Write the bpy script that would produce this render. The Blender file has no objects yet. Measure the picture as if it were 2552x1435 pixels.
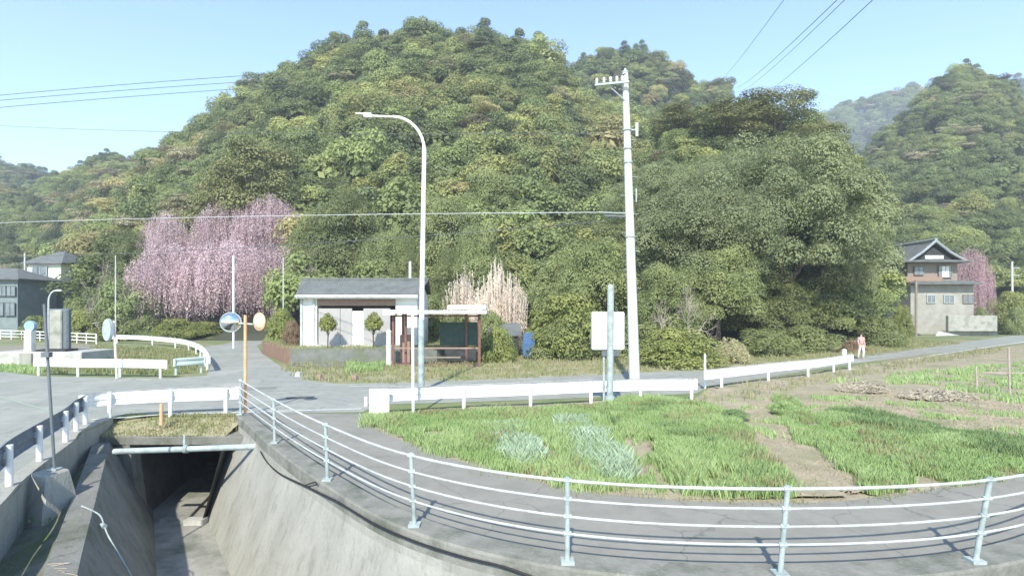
import bpy, bmesh, math, random
import numpy as np
from mathutils import Vector, Matrix
from mathutils.geometry import tessellate_polygon
R_ = math.radians
SC = bpy.context.scene
COL = SC.collection

# ------------------------------------------------------------------ camera, sky, sun, exposure
FPX, HOR, CH = 1400.0, 770.0, 3.3          # focal length in photo pixels, horizon row, eye height
cd = bpy.data.cameras.new('camera'); cam = bpy.data.objects.new('camera', cd); COL.objects.link(cam)
cd.sensor_width = 36; cd.lens = 36 * FPX / 2552; cd.shift_y = (HOR - 717.5) / 2552
cd.clip_start = 0.1; cd.clip_end = 6000
cam.location = (0, 0, CH); cam.rotation_euler = (R_(90), 0, 0)
SC.camera = cam
SUN_EL, SUN_AZ = 42.0, 188.0                # sun behind the camera
W = bpy.data.worlds.new("World"); SC.world = W; W.use_nodes = True
wn = W.node_tree.nodes; wl = W.node_tree.links
sky = wn.new('ShaderNodeTexSky'); sky.sky_type = 'NISHITA'; sky.sun_disc = False
sky.sun_elevation = R_(SUN_EL); sky.sun_rotation = R_(SUN_AZ)
sky.air_density = 1.0; sky.dust_density = 0.15; sky.ozone_density = 2.4; sky.altitude = 50
wn['Background'].inputs[1].default_value = 0.142
wl.new(sky.outputs[0], wn['Background'].inputs[0])
sd = bpy.data.lights.new('sun', 'SUN'); sd.energy = 2.9; sd.angle = R_(0.9); sd.color = (1.0, 0.95, 0.84)
sun = bpy.data.objects.new('sun', sd); COL.objects.link(sun)
az = R_(SUN_AZ); el = R_(SUN_EL)
S_DIR = Vector((math.sin(az) * math.cos(el), math.cos(az) * math.cos(el), math.sin(el)))
sun.rotation_euler = S_DIR.to_track_quat('Z', 'Y').to_euler()
SC.view_settings.view_transform = 'Standard'; SC.view_settings.look = 'None'
SC.view_settings.exposure = 1.38; SC.view_settings.gamma = 1.0
SC.cycles.max_bounces = 5; SC.cycles.diffuse_bounces = 3; SC.cycles.transparent_max_bounces = 6
SC.cycles.volume_bounces = 0

# ------------------------------------------------------------------ helpers
def P(px, py, z=0.0):
    Y = FPX * (CH - z) / (py - HOR)
    return ((px - 1276) / FPX * Y, Y, z)
def at(px, py, Y):
    return ((px - 1276) / FPX * Y, Y, CH + (HOR - py) / FPX * Y)
def X_(px, Y): return (px - 1276) / FPX * Y
def Z_(py, Y): return CH + (HOR - py) / FPX * Y
def lin(c): return tuple((v / 255 / 12.92 if v / 255 <= .04045 else ((v / 255 + .055) / 1.055) ** 2.4) for v in c)

def cracks(m, col, scale=.35, w=.012, amt=.8):
    n = m.node_tree.nodes; l = m.node_tree.links; bs = n['Principled BSDF']; src = bs.inputs['Base Color'].links[0].from_socket
    g = n.new('ShaderNodeNewGeometry'); nz = n.new('ShaderNodeTexNoise'); nz.inputs['Scale'].default_value = .9; nz.inputs['Detail'].default_value = 5; l.new(g.outputs['Position'], nz.inputs[0])
    ad = n.new('ShaderNodeVectorMath'); ad.operation = 'ADD'; l.new(g.outputs['Position'], ad.inputs[0]); l.new(nz.outputs['Color'], ad.inputs[1])
    v = n.new('ShaderNodeTexVoronoi'); v.feature = 'DISTANCE_TO_EDGE'; v.inputs['Scale'].default_value = scale; l.new(ad.outputs[0], v.inputs[0])
    r = n.new('ShaderNodeMapRange'); r.inputs[1].default_value = 0; r.inputs[2].default_value = w; r.inputs[3].default_value = amt; r.inputs[4].default_value = 0; l.new(v.outputs['Distance'], r.inputs[0])
    mx = n.new('ShaderNodeMix'); mx.data_type = 'RGBA'; mx.inputs[7].default_value = (*col, 1); l.new(r.outputs[0], mx.inputs[0]); l.new(src, mx.inputs[6]); l.new(mx.outputs[2], bs.inputs['Base Color'])
def streaks(m, col, amt=.5, stretch=(2.2, 2.2, .16), lo=.52, hi=.72):
    n = m.node_tree.nodes; l = m.node_tree.links; bs = n['Principled BSDF']; src = bs.inputs['Base Color'].links[0].from_socket
    g = n.new('ShaderNodeNewGeometry'); mp = n.new('ShaderNodeMapping'); mp.inputs['Scale'].default_value = stretch; l.new(g.outputs['Position'], mp.inputs[0])
    nz = n.new('ShaderNodeTexNoise'); nz.inputs['Scale'].default_value = 2.0; nz.inputs['Detail'].default_value = 7; nz.inputs['Roughness'].default_value = .7; l.new(mp.outputs[0], nz.inputs[0])
    r = n.new('ShaderNodeMapRange'); r.inputs[1].default_value = lo; r.inputs[2].default_value = hi; r.inputs[4].default_value = amt; l.new(nz.outputs[0], r.inputs[0])
    mx = n.new('ShaderNodeMix'); mx.data_type = 'RGBA'; mx.inputs[7].default_value = (*col, 1); l.new(r.outputs[0], mx.inputs[0]); l.new(src, mx.inputs[6]); l.new(mx.outputs[2], bs.inputs['Base Color'])
    return m
def mat(name, a, b=None, scale=3.0, rough=0.8, bump=0.0, metal=0.0, c=None, cscale=0.5, stretch=(1, 1, 1), attr=None, spec=0.3, trans=0.0, objrand=0.0, inst=False, bscale=None):
    """procedural surface: two colours mixed by noise (or by a mesh attribute), a third in large patches"""
    m = bpy.data.materials.new(name); m.use_nodes = True
    n = m.node_tree.nodes; l = m.node_tree.links; bs = n['Principled BSDF']
    b = b or a
    geo = n.new('ShaderNodeNewGeometry'); mp = n.new('ShaderNodeMapping'); mp.inputs['Scale'].default_value = stretch
    l.new(geo.outputs['Position'], mp.inputs[0])
    mix = n.new('ShaderNodeMix'); mix.data_type = 'RGBA'
    mix.inputs[6].default_value = (*a, 1); mix.inputs[7].default_value = (*b, 1)
    if attr:
        at_ = n.new('ShaderNodeAttribute'); at_.attribute_name = attr; l.new(at_.outputs['Fac'], mix.inputs[0])
    else:
        nz = n.new('ShaderNodeTexNoise'); nz.inputs['Scale'].default_value = scale; nz.inputs['Detail'].default_value = 6; nz.inputs['Roughness'].default_value = .65
        l.new(mp.outputs[0], nz.inputs[0])
        rp = n.new('ShaderNodeMapRange'); rp.inputs[1].default_value = .33; rp.inputs[2].default_value = .67
        l.new(nz.outputs[0], rp.inputs[0]); l.new(rp.outputs[0], mix.inputs[0])
    out = mix.outputs[2]
    if c:
        n2 = n.new('ShaderNodeTexNoise'); n2.inputs['Scale'].default_value = cscale; n2.inputs['Detail'].default_value = 8; n2.inputs['Roughness'].default_value = .7
        l.new(mp.outputs[0], n2.inputs[0])
        r2 = n.new('ShaderNodeMapRange'); r2.inputs[1].default_value = .48; r2.inputs[2].default_value = .66
        l.new(n2.outputs[0], r2.inputs[0])
        m2 = n.new('ShaderNodeMix'); m2.data_type = 'RGBA'; m2.inputs[7].default_value = (*c, 1)
        l.new(r2.outputs[0], m2.inputs[0]); l.new(out, m2.inputs[6]); out = m2.outputs[2]
    if inst:
        ia = n.new('ShaderNodeAttribute'); ia.attribute_type = 'INSTANCER'; ia.attribute_name = 'tcol'
        m3 = n.new('ShaderNodeMix'); m3.data_type = 'RGBA'; m3.blend_type = 'MULTIPLY'; m3.inputs[0].default_value = 1
        l.new(out, m3.inputs[6]); l.new(ia.outputs['Color'], m3.inputs[7]); out = m3.outputs[2]
    if objrand:
        oi = n.new('ShaderNodeObjectInfo'); hs = n.new('ShaderNodeHueSaturation')
        mr = n.new('ShaderNodeMapRange'); mr.inputs[3].default_value = 1 - objrand; mr.inputs[4].default_value = 1 + objrand
        l.new(oi.outputs['Random'], mr.inputs[0]); l.new(mr.outputs[0], hs.inputs['Value']); l.new(out, hs.inputs['Color']); out = hs.outputs[0]
    l.new(out, bs.inputs['Base Color'])
    bs.inputs['Roughness'].default_value = rough; bs.inputs['Metallic'].default_value = metal
    bs.inputs['Specular IOR Level'].default_value = spec
    if bump:
        bn = n.new('ShaderNodeTexNoise'); bn.inputs['Scale'].default_value = bscale or scale * 6; bn.inputs['Detail'].default_value = 5
        l.new(mp.outputs[0], bn.inputs[0]); bp = n.new('ShaderNodeBump'); bp.inputs['Strength'].default_value = bump; bp.inputs['Distance'].default_value = .05
        l.new(bn.outputs[0], bp.inputs['Height']); l.new(bp.outputs[0], bs.inputs['Normal'])
    if trans:
        tr = n.new('ShaderNodeBsdfTranslucent'); l.new(out, tr.inputs[0]); ms = n.new('ShaderNodeMixShader'); ms.inputs[0].default_value = trans
        l.new(bs.outputs[0], ms.inputs[1]); l.new(tr.outputs[0], ms.inputs[2])
        l.new(ms.outputs[0], n['Material Output'].inputs[0])
    return m

class MB:
    def __init__(s): s.v = []; s.f = []
    def add(s, vs, fs):
        o = len(s.v); s.v += [tuple(p) for p in vs]; s.f += [tuple(i + o for i in f) for f in fs]; return s
    def box(s, c, size, rz=0.0, rx=0.0):
        x, y, z = [d / 2 for d in size]; M = Matrix.Rotation(rz, 3, 'Z') @ Matrix.Rotation(rx, 3, 'X')
        vs = [Vector(c) + M @ Vector((a * x, b * y, d * z)) for a in (-1, 1) for b in (-1, 1) for d in (-1, 1)]
        return s.add(vs, [(0, 1, 3, 2), (4, 6, 7, 5), (0, 4, 5, 1), (2, 3, 7, 6), (0, 2, 6, 4), (1, 5, 7, 3)])
    def tube(s, pts, r, n=8, caps=True):
        pts = [Vector(p) for p in pts]; m = len(pts)
        rs = r if isinstance(r, (list, tuple)) else [r] * m
        vs = []; up = Vector((0, 0, 1))
        d0 = (pts[1] - pts[0]).normalized()
        a = d0.cross(up) if abs(d0.z) < .95 else d0.cross(Vector((1, 0, 0)))
        a.normalize()
        for i, p in enumerate(pts):
            d = (pts[min(i + 1, m - 1)] - pts[max(i - 1, 0)]).normalized()
            a = (a - d * a.dot(d)).normalized(); b = d.cross(a)
            for k in range(n):
                t = 2 * math.pi * k / n; vs.append(p + (a * math.cos(t) + b * math.sin(t)) * rs[i])
        fs = [(i * n + k, i * n + (k + 1) % n, (i + 1) * n + (k + 1) % n, (i + 1) * n + k) for i in range(m - 1) for k in range(n)]
        if caps: fs += [tuple(range(n))[::-1], tuple((m - 1) * n + k for k in range(n))]
        return s.add(vs, fs)
    def prism(s, poly, z0, z1):
        n = len(poly); tz = lambda z, p: z if not callable(z) else z(p)
        vs = [(p[0], p[1], z0) for p in poly] + [(p[0], p[1], z1) for p in poly]
        tri = tessellate_polygon([[Vector((p[0], p[1], 0)) for p in poly]])
        fs = [tuple(t)[::-1] for t in tri] + [tuple(i + n for i in t) for t in tri]
        fs += [(i, (i + 1) % n, (i + 1) % n + n, i + n) for i in range(n)]
        return s.add(vs, fs)
    def sweep(s, path, prof, closed=True):
        """path: list of (point, normal) ; prof: (n, z) offsets"""
        k = len(prof); vs = []
        for p, nn in path:
            for (a, b) in prof: vs.append((p[0] + nn[0] * a, p[1] + nn[1] * a, p[2] + b))
        m = len(path); kk = k if closed else k - 1
        fs = [(i * k + j, i * k + (j + 1) % k, (i + 1) * k + (j + 1) % k, (i + 1) * k + j) for i in range(m - 1) for j in range(kk)]
        if closed: fs += [tuple(range(k))[::-1], tuple((m - 1) * k + j for j in range(k))]
        return s.add(vs, fs)
    def lathe(s, c, prof, n=16):
        vs = []; m = len(prof)
        for r, z in prof:
            for k in range(n):
                t = 2 * math.pi * k / n; vs.append((c[0] + r * math.cos(t), c[1] + r * math.sin(t), c[2] + z))
        fs = [(i * n + k, i * n + (k + 1) % n, (i + 1) * n + (k + 1) % n, (i + 1) * n + k) for i in range(m - 1) for k in range(n)]
        fs += [tuple(range(n))[::-1], tuple((m - 1) * n + k for k in range(n))]
        return s.add(vs, fs)
    def build(s, name, m, parent=None, smooth=False, bevel=0.0):
        me = bpy.data.meshes.new(name); me.from_pydata(s.v, [], s.f); me.update()
        bm = bmesh.new(); bm.from_mesh(me); bmesh.ops.recalc_face_normals(bm, faces=bm.faces)
        if bevel:
            bmesh.ops.bevel(bm, geom=[e for e in bm.edges if len(e.link_faces) == 2 and e.calc_face_angle(0) > .6], offset=bevel, segments=1, affect='EDGES')
        bm.to_mesh(me); bm.free()
        if smooth:
            for p in me.polygons: p.use_smooth = True
            me.set_sharp_from_angle(angle=R_(40))
        o = bpy.data.objects.new(name, me); COL.objects.link(o)
        if m: me.materials.append(m)
        if parent:
            o.parent = parent; o.location = -parent.location
            if parent.get('_inv'): pass
        return o

def tag(o, label=None, cat=None, group=None, kind=None):
    if label: o['label'] = label
    if cat: o['category'] = cat
    if group: o['group'] = group
    if kind: o['kind'] = kind
    return o
def thing(name, label, cat, loc=(0, 0, 0), group=None):
    o = bpy.data.objects.new(name, None); COL.objects.link(o); o.location = loc; o.empty_display_size = .3
    return tag(o, label, cat, group)
def copy_tree(root):
    r = root.copy(); COL.objects.link(r)
    for ch in list(root.children):
        c = ch.copy(); COL.objects.link(c); c.parent = r
        for g in list(ch.children):
            d = g.copy(); COL.objects.link(d); d.parent = c
    return r
def np_mesh(name, V, F, m, parent=None, attrs=None, smooth=False):
    V = np.asarray(V, dtype=np.float32); F = np.asarray(F, dtype=np.int32); k = F.shape[1]
    me = bpy.data.meshes.new(name)
    me.vertices.add(len(V)); me.vertices.foreach_set('co', V.ravel())
    me.loops.add(F.size); me.loops.foreach_set('vertex_index', F.ravel())
    me.polygons.add(len(F)); me.polygons.foreach_set('loop_start', np.arange(0, F.size, k, dtype=np.int32))
    me.polygons.foreach_set('loop_total', np.full(len(F), k, dtype=np.int32))
    if smooth: me.polygons.foreach_set('use_smooth', np.ones(len(F), dtype=bool))
    for an, av in (attrs or {}).items():
        a = me.attributes.new(an, 'FLOAT', 'POINT'); a.data.foreach_set('value', np.asarray(av, dtype=np.float32))
    me.update(calc_edges=True)
    if m: me.materials.append(m)
    if name is None: return me
    o = bpy.data.objects.new(name, me); COL.objects.link(o)
    if parent: o.parent = parent
    return o
def sheet(name, poly, z, m, kind='structure'):
    vs = [(p[0], p[1], z) for p in poly]
    tri = tessellate_polygon([[Vector((p[0], p[1], 0)) for p in poly]])
    b = MB().add(vs, [tuple(t) for t in tri]); o = b.build(name, m)
    for f in o.data.polygons:
        if f.normal.z < 0: f.flip()
    if kind: o['kind'] = kind
    return o
def catmull(pts, n=8):
    pts = [Vector(p) for p in pts]; out = []
    for i in range(len(pts) - 1):
        p0 = pts[max(i - 1, 0)]; p1 = pts[i]; p2 = pts[i + 1]; p3 = pts[min(i + 2, len(pts) - 1)]
        for k in range(n):
            t = k / n
            out.append(.5 * ((2 * p1) + (p2 - p0) * t + (2 * p0 - 5 * p1 + 4 * p2 - p3) * t * t + (3 * p1 - p0 - 3 * p2 + p3) * t ** 3))
    out.append(pts[-1]); return out
def normals(path):
    """left-hand horizontal normals"""
    out = []
    for i, p in enumerate(path):
        d = path[min(i + 1, len(path) - 1)] - path[max(i - 1, 0)]; d.z = 0; d.normalize()
        out.append((p, Vector((-d.y, d.x, 0))))
    return out
def inpoly(x, y, poly):
    c = np.zeros(len(x), bool); n = len(poly)
    for i in range(n):
        x1, y1 = poly[i][:2]; x2, y2 = poly[(i + 1) % n][:2]
        if y1 == y2: continue
        c ^= ((y1 > y) != (y2 > y)) & (x < (x2 - x1) * (y - y1) / (y2 - y1) + x1)
    return c
def fbm(x, y, s=1.0, seed=0, octv=4):
    rs = np.random.RandomState(seed); out = np.zeros_like(x, dtype=float); a = 1.0; f = 1.0 / s
    for o in range(octv):
        for k in range(3):
            th = rs.rand() * 6.283; ph = rs.rand() * 6.283
            out += a / 3 * np.sin((x * math.cos(th) + y * math.sin(th)) * f * 2.2 + ph + 1.3 * np.sin((x * math.sin(th) - y * math.cos(th)) * f * 1.7 + ph * 2))
        a *= .55; f *= 1.9
    return out

# ------------------------------------------------------------------ materials
M = {}
M['asphalt'] = mat('asphalt', (.23, .238, .205), (.285, .288, .25), 2.2, .9, .25, c=(.325, .325, .28), cscale=.35, bscale=60)
streaks(M['asphalt'], (.13, .135, .12), .55, (.5, .5, .5), .55, .7)
M['lane'] = mat('lane_asphalt', (.215, .205, .172), (.272, .262, .225), 1.4, .9, .3, c=(.205, .20, .17), cscale=.9, bscale=70)
cracks(M['asphalt'], (.11, .11, .10), .22, .007, .7); cracks(M['lane'], (.10, .10, .09), .30, .006, .6)
streaks(M['lane'], (.15, .145, .12), .5, (.7, .7, .7), .54, .7)
M['conc'] = mat('concrete', (.285, .28, .24), (.375, .37, .32), 1.8, .9, .3, c=(.23, .23, .19), cscale=.9, stretch=(1, 1, .7), bscale=18)
streaks(M['conc'], (.15, .15, .12), .6); streaks(M['conc'], (.50, .50, .46), .55, (5, 5, .5), .66, .74)
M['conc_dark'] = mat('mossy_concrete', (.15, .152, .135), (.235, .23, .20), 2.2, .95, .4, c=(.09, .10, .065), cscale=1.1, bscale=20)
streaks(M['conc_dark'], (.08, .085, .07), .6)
M['conc_light'] = mat('light_concrete', (.38, .38, .34), (.48, .47, .42), 3, .9, .2, c=(.28, .28, .25), cscale=1.2)
M['floor'] = mat('canal_concrete', (.23, .225, .195), (.32, .31, .27), 1.5, .85, .2, c=(.12, .13, .10), cscale=.6)
M['soil'] = mat('soil', (.26, .22, .15), (.36, .305, .21), 1.6, .95, .5, c=(.20, .205, .115), cscale=.6, bscale=14)
M['verge'] = mat('dry_verge', (.26, .24, .14), (.36, .31, .20), 1.2, .95, .4, c=(.14, .19, .07), cscale=.45, bscale=12)
M['meadow'] = mat('meadow', (.10, .16, .05), (.20, .21, .09), .8, .95, .4, c=(.27, .24, .15), cscale=.12, bscale=6)
M['hill'] = mat('undergrowth', (.035, .042, .028), (.065, .07, .045), .25, .95)
M['white'] = mat('white_paint', (.80, .80, .78), (.72, .72, .70), 2.5, .45, .03, c=(.62, .60, .56), cscale=2.2)
M['whiteg'] = mat('grey_green_paint', (.42, .50, .46), (.50, .56, .52), 3, .5)
M['galv'] = mat('galvanised_steel', (.30, .36, .345), (.38, .43, .415), 5, .6, .05, c=(.22, .26, .25), cscale=3)
M['rail'] = mat('painted_rail', (.50, .53, .52), (.42, .45, .44), 3, .5, c=(.33, .33, .30), cscale=4)
M['rust'] = mat('rusty_steel', (.13, .065, .055), (.21, .11, .09), 6, .8, .2)
M['brownwall'] = mat('brown_wall', (.20, .12, .08), (.27, .17, .12), 3, .9, .2)
M['orange'] = mat('orange_paint', (.60, .31, .16), (.68, .40, .24), 3, .5)
M['black'] = mat('black_rubber', (.02, .02, .022), None, 3, .6)
M['wire'] = mat('wire', (.10, .11, .12), None, 3, .6)
M['wirel'] = mat('pale_wire', (.42, .44, .46), None, 3, .5)
M['darkmetal'] = mat('dark_metal', (.10, .12, .13), (.14, .16, .17), 4, .6)
M['pole'] = mat('concrete_pole', (.50, .51, .47), (.60, .60, .56), 1.5, .85, .1, c=(.5, .52, .47), cscale=1.2, stretch=(1, 1, .3))
M['mirror'] = mat('mirror_glass', (.75, .78, .80), None, 3, .06, metal=1.0)
M['glass'] = mat('window_glass', (.10, .13, .15), (.16, .2, .22), 1, .12, spec=.6)
M['tile'] = mat('grey_roof_tile', (.11, .12, .115), (.165, .175, .165), 3, .8, .6, c=(.085, .09, .085), cscale=1.5, bscale=9)
M['plaster'] = mat('plaster', (.66, .66, .60), (.76, .76, .70), 1.5, .85, c=(.52, .52, .47), cscale=1.0)
M['cream'] = mat('cream_wall', (.62, .63, .50), (.70, .70, .58), 2, .85)
M['greywall'] = mat('grey_wall', (.22, .25, .26), (.30, .33, .33), 2, .85)
M['shutter'] = mat('shutter_grey', (.30, .30, .29), (.38, .37, .36), 30, .6, stretch=(1, 1, .1))
M['brown'] = mat('brown_trim', (.24, .16, .12), (.30, .21, .16), 4, .8)
M['wood'] = mat('weathered_wood', (.20, .17, .14), (.28, .24, .20), 5, .85)
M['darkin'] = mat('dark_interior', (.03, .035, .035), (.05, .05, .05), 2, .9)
M['greenpanel'] = mat('green_sheet', (.03, .06, .052), (.055, .09, .075), 3, .7)
M['blue'] = mat('blue_tarp', (.04, .09, .19), (.07, .14, .26), 4, .6)
M['stone'] = mat('stone', (.27, .27, .23), (.40, .39, .34), 4, .9, .4, c=(.17, .18, .14), cscale=2)
M['bluesign'] = mat('blue_sign', (.22, .36, .52), (.30, .44, .58), 5, .5)
M['line'] = mat('road_paint', (.66, .66, .62), (.56, .56, .52), 6, .7, c=(.4, .4, .37), cscale=5)
M['bark'] = mat('bark', (.07, .055, .045), (.12, .10, .08), 4, .95, .5)
M['twig'] = mat('pale_twig', (.30, .25, .21), (.42, .35, .30), 4, .9)
M['leaf_camphor'] = mat('grey_green_leaves', (.19, .225, .105), (.30, .335, .165), attr='v', rough=.6, trans=.34, objrand=.14)
M['leaf_dark'] = mat('dark_leaves', (.135, .165, .065), (.245, .270, .105), attr='v', rough=.6, trans=.34, objrand=.12)
M['leaf_mid'] = mat('mid_green_leaves', (.185, .225, .085), (.31, .345, .14), attr='v', rough=.6, trans=.36, objrand=.12)
M['leaf_yel'] = mat('yellow_green_leaves', (.19, .23, .06), (.36, .38, .13), attr='v', rough=.6, trans=.36, objrand=.10)
M['leaf_pine'] = mat('pine_needles', (.15, .18, .07), (.32, .31, .12), attr='v', rough=.6, trans=.3, objrand=.10)
M['leaf_brown'] = mat('brown_leaves', (.22, .14, .09), (.33, .24, .15), attr='v', rough=.7, trans=.2, objrand=.10)
M['leaf_forest'] = mat('forest_leaves', (.72, .74, .76), (1.22, 1.18, 1.10), attr='v', rough=.7, trans=.36, inst=True)
M['blossom'] = mat('pink_blossom', (.54, .40, .41), (.72, .57, .59), attr='v', rough=.7, trans=.35, objrand=.08)
M['blossom_deep'] = mat('deep_pink_blossom', (.46, .30, .32), (.60, .42, .44), attr='v', rough=.7, trans=.3)
M['reed'] = mat('dry_reed', (.58, .48, .38), (.82, .73, .62), attr='v', rough=.8, trans=.3)
M['grass'] = mat('grass_blades', (.26, .40, .13), (.47, .57, .27), attr='v', rough=.75, trans=.35)
M['grass_dk'] = mat('dark_grass_blades', (.15, .25, .09), (.29, .38, .17), attr='v', rough=.75, trans=.3)
M['grass_dry'] = mat('dry_grass_blades', (.32, .27, .13), (.50, .43, .26), attr='v', rough=.8, trans=.3)
M['grass_mix'] = mat('verge_grass_blades', (.16, .21, .06), (.40, .36, .20), attr='v', rough=.8, trans=.3)
M['leek'] = mat('silver_leaves', (.30, .41, .25), (.46, .56, .40), attr='v', rough=.5, trans=.2)
M['skin'] = mat('skin', (.50, .30, .22), None, 3, .6)
M['pinkshirt'] = mat('pink_cloth', (.40, .25, .23), (.46, .30, .28), 9, .8)
M['palecloth'] = mat('pale_trousers', (.58, .54, .50), None, 9, .8)
M['hair'] = mat('hair', (.05, .035, .03), None, 9, .7)

# ------------------------------------------------------------------ terrain
def sil(pts):
    xs = np.array([(p[0] - 1276) / FPX for p in pts]); ys = np.array([(HOR - p[1]) / FPX for p in pts])
    return lambda u: np.interp(u, xs, ys)
HILLS = {
 'main':  dict(F=58, Rr=168, s=sil([(-250,790),(-100,740),(60,665),(200,560),(330,440),(400,375),(480,335),(560,262),(680,190),(770,150),(870,90),(970,80),(1100,76),(1200,82),(1300,104),(1370,140),(1420,205),(1550,290),(1700,300),(1850,345),(2000,420),(2200,600),(2320,760)]), u0=130, u1=2330, th=6.6),
 'back':  dict(F=150, Rr=260, s=sil([(1300,330),(1350,210),(1440,142),(1500,118),(1600,112),(1690,150),(1740,195),(1800,197),(1850,240),(1950,340),(2100,520)]), u0=1300, u1=2100, th=6.5),
 'knoll': dict(F=50, Rr=98, s=sil([(1500,560),(1580,430),(1650,320),(1720,265),(1850,252),(1930,238),(2000,268),(2060,295),(2120,360),(2160,440),(2210,520),(2245,600),(2275,760)]), u0=1500, u1=2280, th=5.5),
 'right': dict(F=92, Rr=235, s=sil([(2020,640),(2100,450),(2200,335),(2300,240),(2340,190),(2410,168),(2500,192),(2552,245),(2700,330),(3100,400)]), u0=2020, u1=3100, th=6.0),
 'ridge': dict(F=420, Rr=700, s=sil([(1900,360),(2080,292),(2200,257),(2320,232),(2500,222),(2800,230)]), u0=1900, u1=2800, th=3.0),
 'left':  dict(F=105, Rr=235, s=sil([(-400,470),(-100,480),(60,470),(130,447),(180,412),(270,380),(350,386),(450,362),(600,420)]), u0=-400, u1=600, th=6.0),
 'farleft': dict(F=170, Rr=340, s=sil([(-500,430),(-200,415),(-50,405),(60,415),(130,440),(250,480),(400,520)]), u0=-500, u1=400, th=6.0),
}
def hz(h, X, Y):
    d = HILLS[h]; u = X / np.maximum(Y, 1)
    S = d['s'](u); F, Rr = d['F'], d['Rr']
    t = (Y - F) / (Rr - F); a = np.where(t < 1, 1 - np.power(np.clip(1 - t, 0, 1), 1.5), 1.0)
    top = S * Rr + CH - d['th']
    z = np.where(t < 1, (np.maximum(S, 0) * Y - d['th'] * np.clip(t, 0, 1) + CH * np.clip(t, 0, 1)) * a, top - (Y - Rr) * .55)
    z = z + fbm(X, Y, 14 if h != 'ridge' else 40, 5) * 1.1 * np.clip(t * 4, 0, 1)
    ed0, ed1 = (d['u0'] - 1276) / FPX, (d['u1'] - 1276) / FPX
    e = np.clip(np.minimum(u - ed0, ed1 - u) / .06, 0, 1)
    return np.where(t > 0, z * e, 0) - .25
def terrain(X, Y):
    X = np.atleast_1d(np.asarray(X, float)); Y = np.atleast_1d(np.asarray(Y, float)); z = np.zeros_like(X)
    for h in HILLS:
        d = HILLS[h]; u = X / np.maximum(Y, 1)
        ok = (u > (d['u0'] - 1276) / FPX) & (u < (d['u1'] - 1276) / FPX) & (Y > d['F']) & (Y < d['Rr'] * 1.35)
        z = np.maximum(z, np.where(ok, hz(h, X, Y), 0))
    return z
def tz(X, Y): return float(terrain(X, Y)[0])
for h, d in HILLS.items():
    nu, nt = 90, 44
    us = np.linspace((d['u0'] - 1276) / FPX, (d['u1'] - 1276) / FPX, nu); ts = np.linspace(0, 1.3, nt)
    U, T = np.meshgrid(us, ts); Y = d['F'] + (d['Rr'] - d['F']) * T; X = U * Y
    Z = hz(h, X, Y); Z[0, :] = -.3; Z = np.maximum(Z, -.3)
    idx = np.arange(nu * nt).reshape(nt, nu)
    F = np.stack([idx[:-1, :-1], idx[:-1, 1:], idx[1:, 1:], idx[1:, :-1]], -1).reshape(-1, 4)
    o = np_mesh('hill', np.stack([X, Y, Z], -1).reshape(-1, 3), F, M['hill'], smooth=True); o['kind'] = 'structure'

# ------------------------------------------------------------------ canal, banks, ground
wall_pts = [(-8.42, 17.45, 0), (-7.2, 15.75, 0), (-5.72, 13.6, 0), (-3.45, 10.62, 0), (-1.46, 8.42, 0), (.71, 7.2, 0), (3.27, 6.86, 0), (5.95, 7.22, 0), (8.6, 8.4, 0), (13, 11.2, 0), (24, 19, 0)]
WALL = catmull(wall_pts, 8)
WN = normals(WALL)                       # left normal = away from canal (travelling to the right)
LEFTEDGE = [(-12.0, 16.9), (-11.55, 15.1), (-10.8, 13.8), (-9.4, 10.87), (-8.45, 9.24), (-6.3, 5.4)]
near_bank = [(24, 14.5), (13.5, 7.2), (8.5, 4.2), (4.5, 2.7), (.8, 2.6), (-2.0, 3.4), (-4.3, 5.2)]
hole = [(p.x, p.y) for p in WALL] + near_bank + LEFTEDGE[::-1] + [(-12.0, 17.4)]
outer = [(-1000, -60), (1000, -60), (1000, 1000), (-1000, 1000)]
vsg = [Vector((x, y, 0)) for x, y in outer] + [Vector((x, y, 0)) for x, y in hole]
tri = tessellate_polygon([[Vector((x, y, 0)) for x, y in outer], [Vector((x, y, 0)) for x, y in hole]])
g = MB().add(vsg, [tuple(t) for t in tri]).build('ground', M['meadow']); g['kind'] = 'structure'
g.location.z = -.012
for f in g.data.polygons:
    if f.normal.z < 0: f.flip()
# canal floor
FZ = -2.8
fl = [(p.x, p.y) for p in WALL] + near_bank + [(-6.3, 5.4), (-11.5, 15.3)]
o = sheet('canal_floor', [(-9.6, 25), (-7.9, 25)] + [(p.x + .6, p.y + .6) for p in WALL[1:]] + [(x, y - .5) for x, y in near_bank] + [(-6.8, 5.2), (-12.6, 16.4), (-13.5, 25)], FZ, M['floor'])
# right wall
prof = [(.26, -.3), (.26, .0), (-.14, .0), (-.18, -.33), (-1.05, FZ - .1), (.26, FZ - .1)]
rw = MB().sweep(WN, prof).build('retaining_wall', M['conc'])
M['coping'] = mat('stained_coping', (.17, .17, .145), (.25, .245, .21), 2.5, .9, .3, c=(.11, .12, .09), cscale=1.3, bscale=18)
streaks(M['coping'], (.33, .33, .29), .5, (6, 6, 3), .6, .7)
cop = MB().sweep(WN, [(.30, -.05), (.30, .055), (-.13, .055), (-.15, .02), (-.172, -.31), (-.13, -.31), (-.13, -.05)]).build('coping', M['coping'], None); cop.parent = rw
tag(rw, 'long stained concrete canal wall curving below the pipe railing', 'retaining wall')
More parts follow.
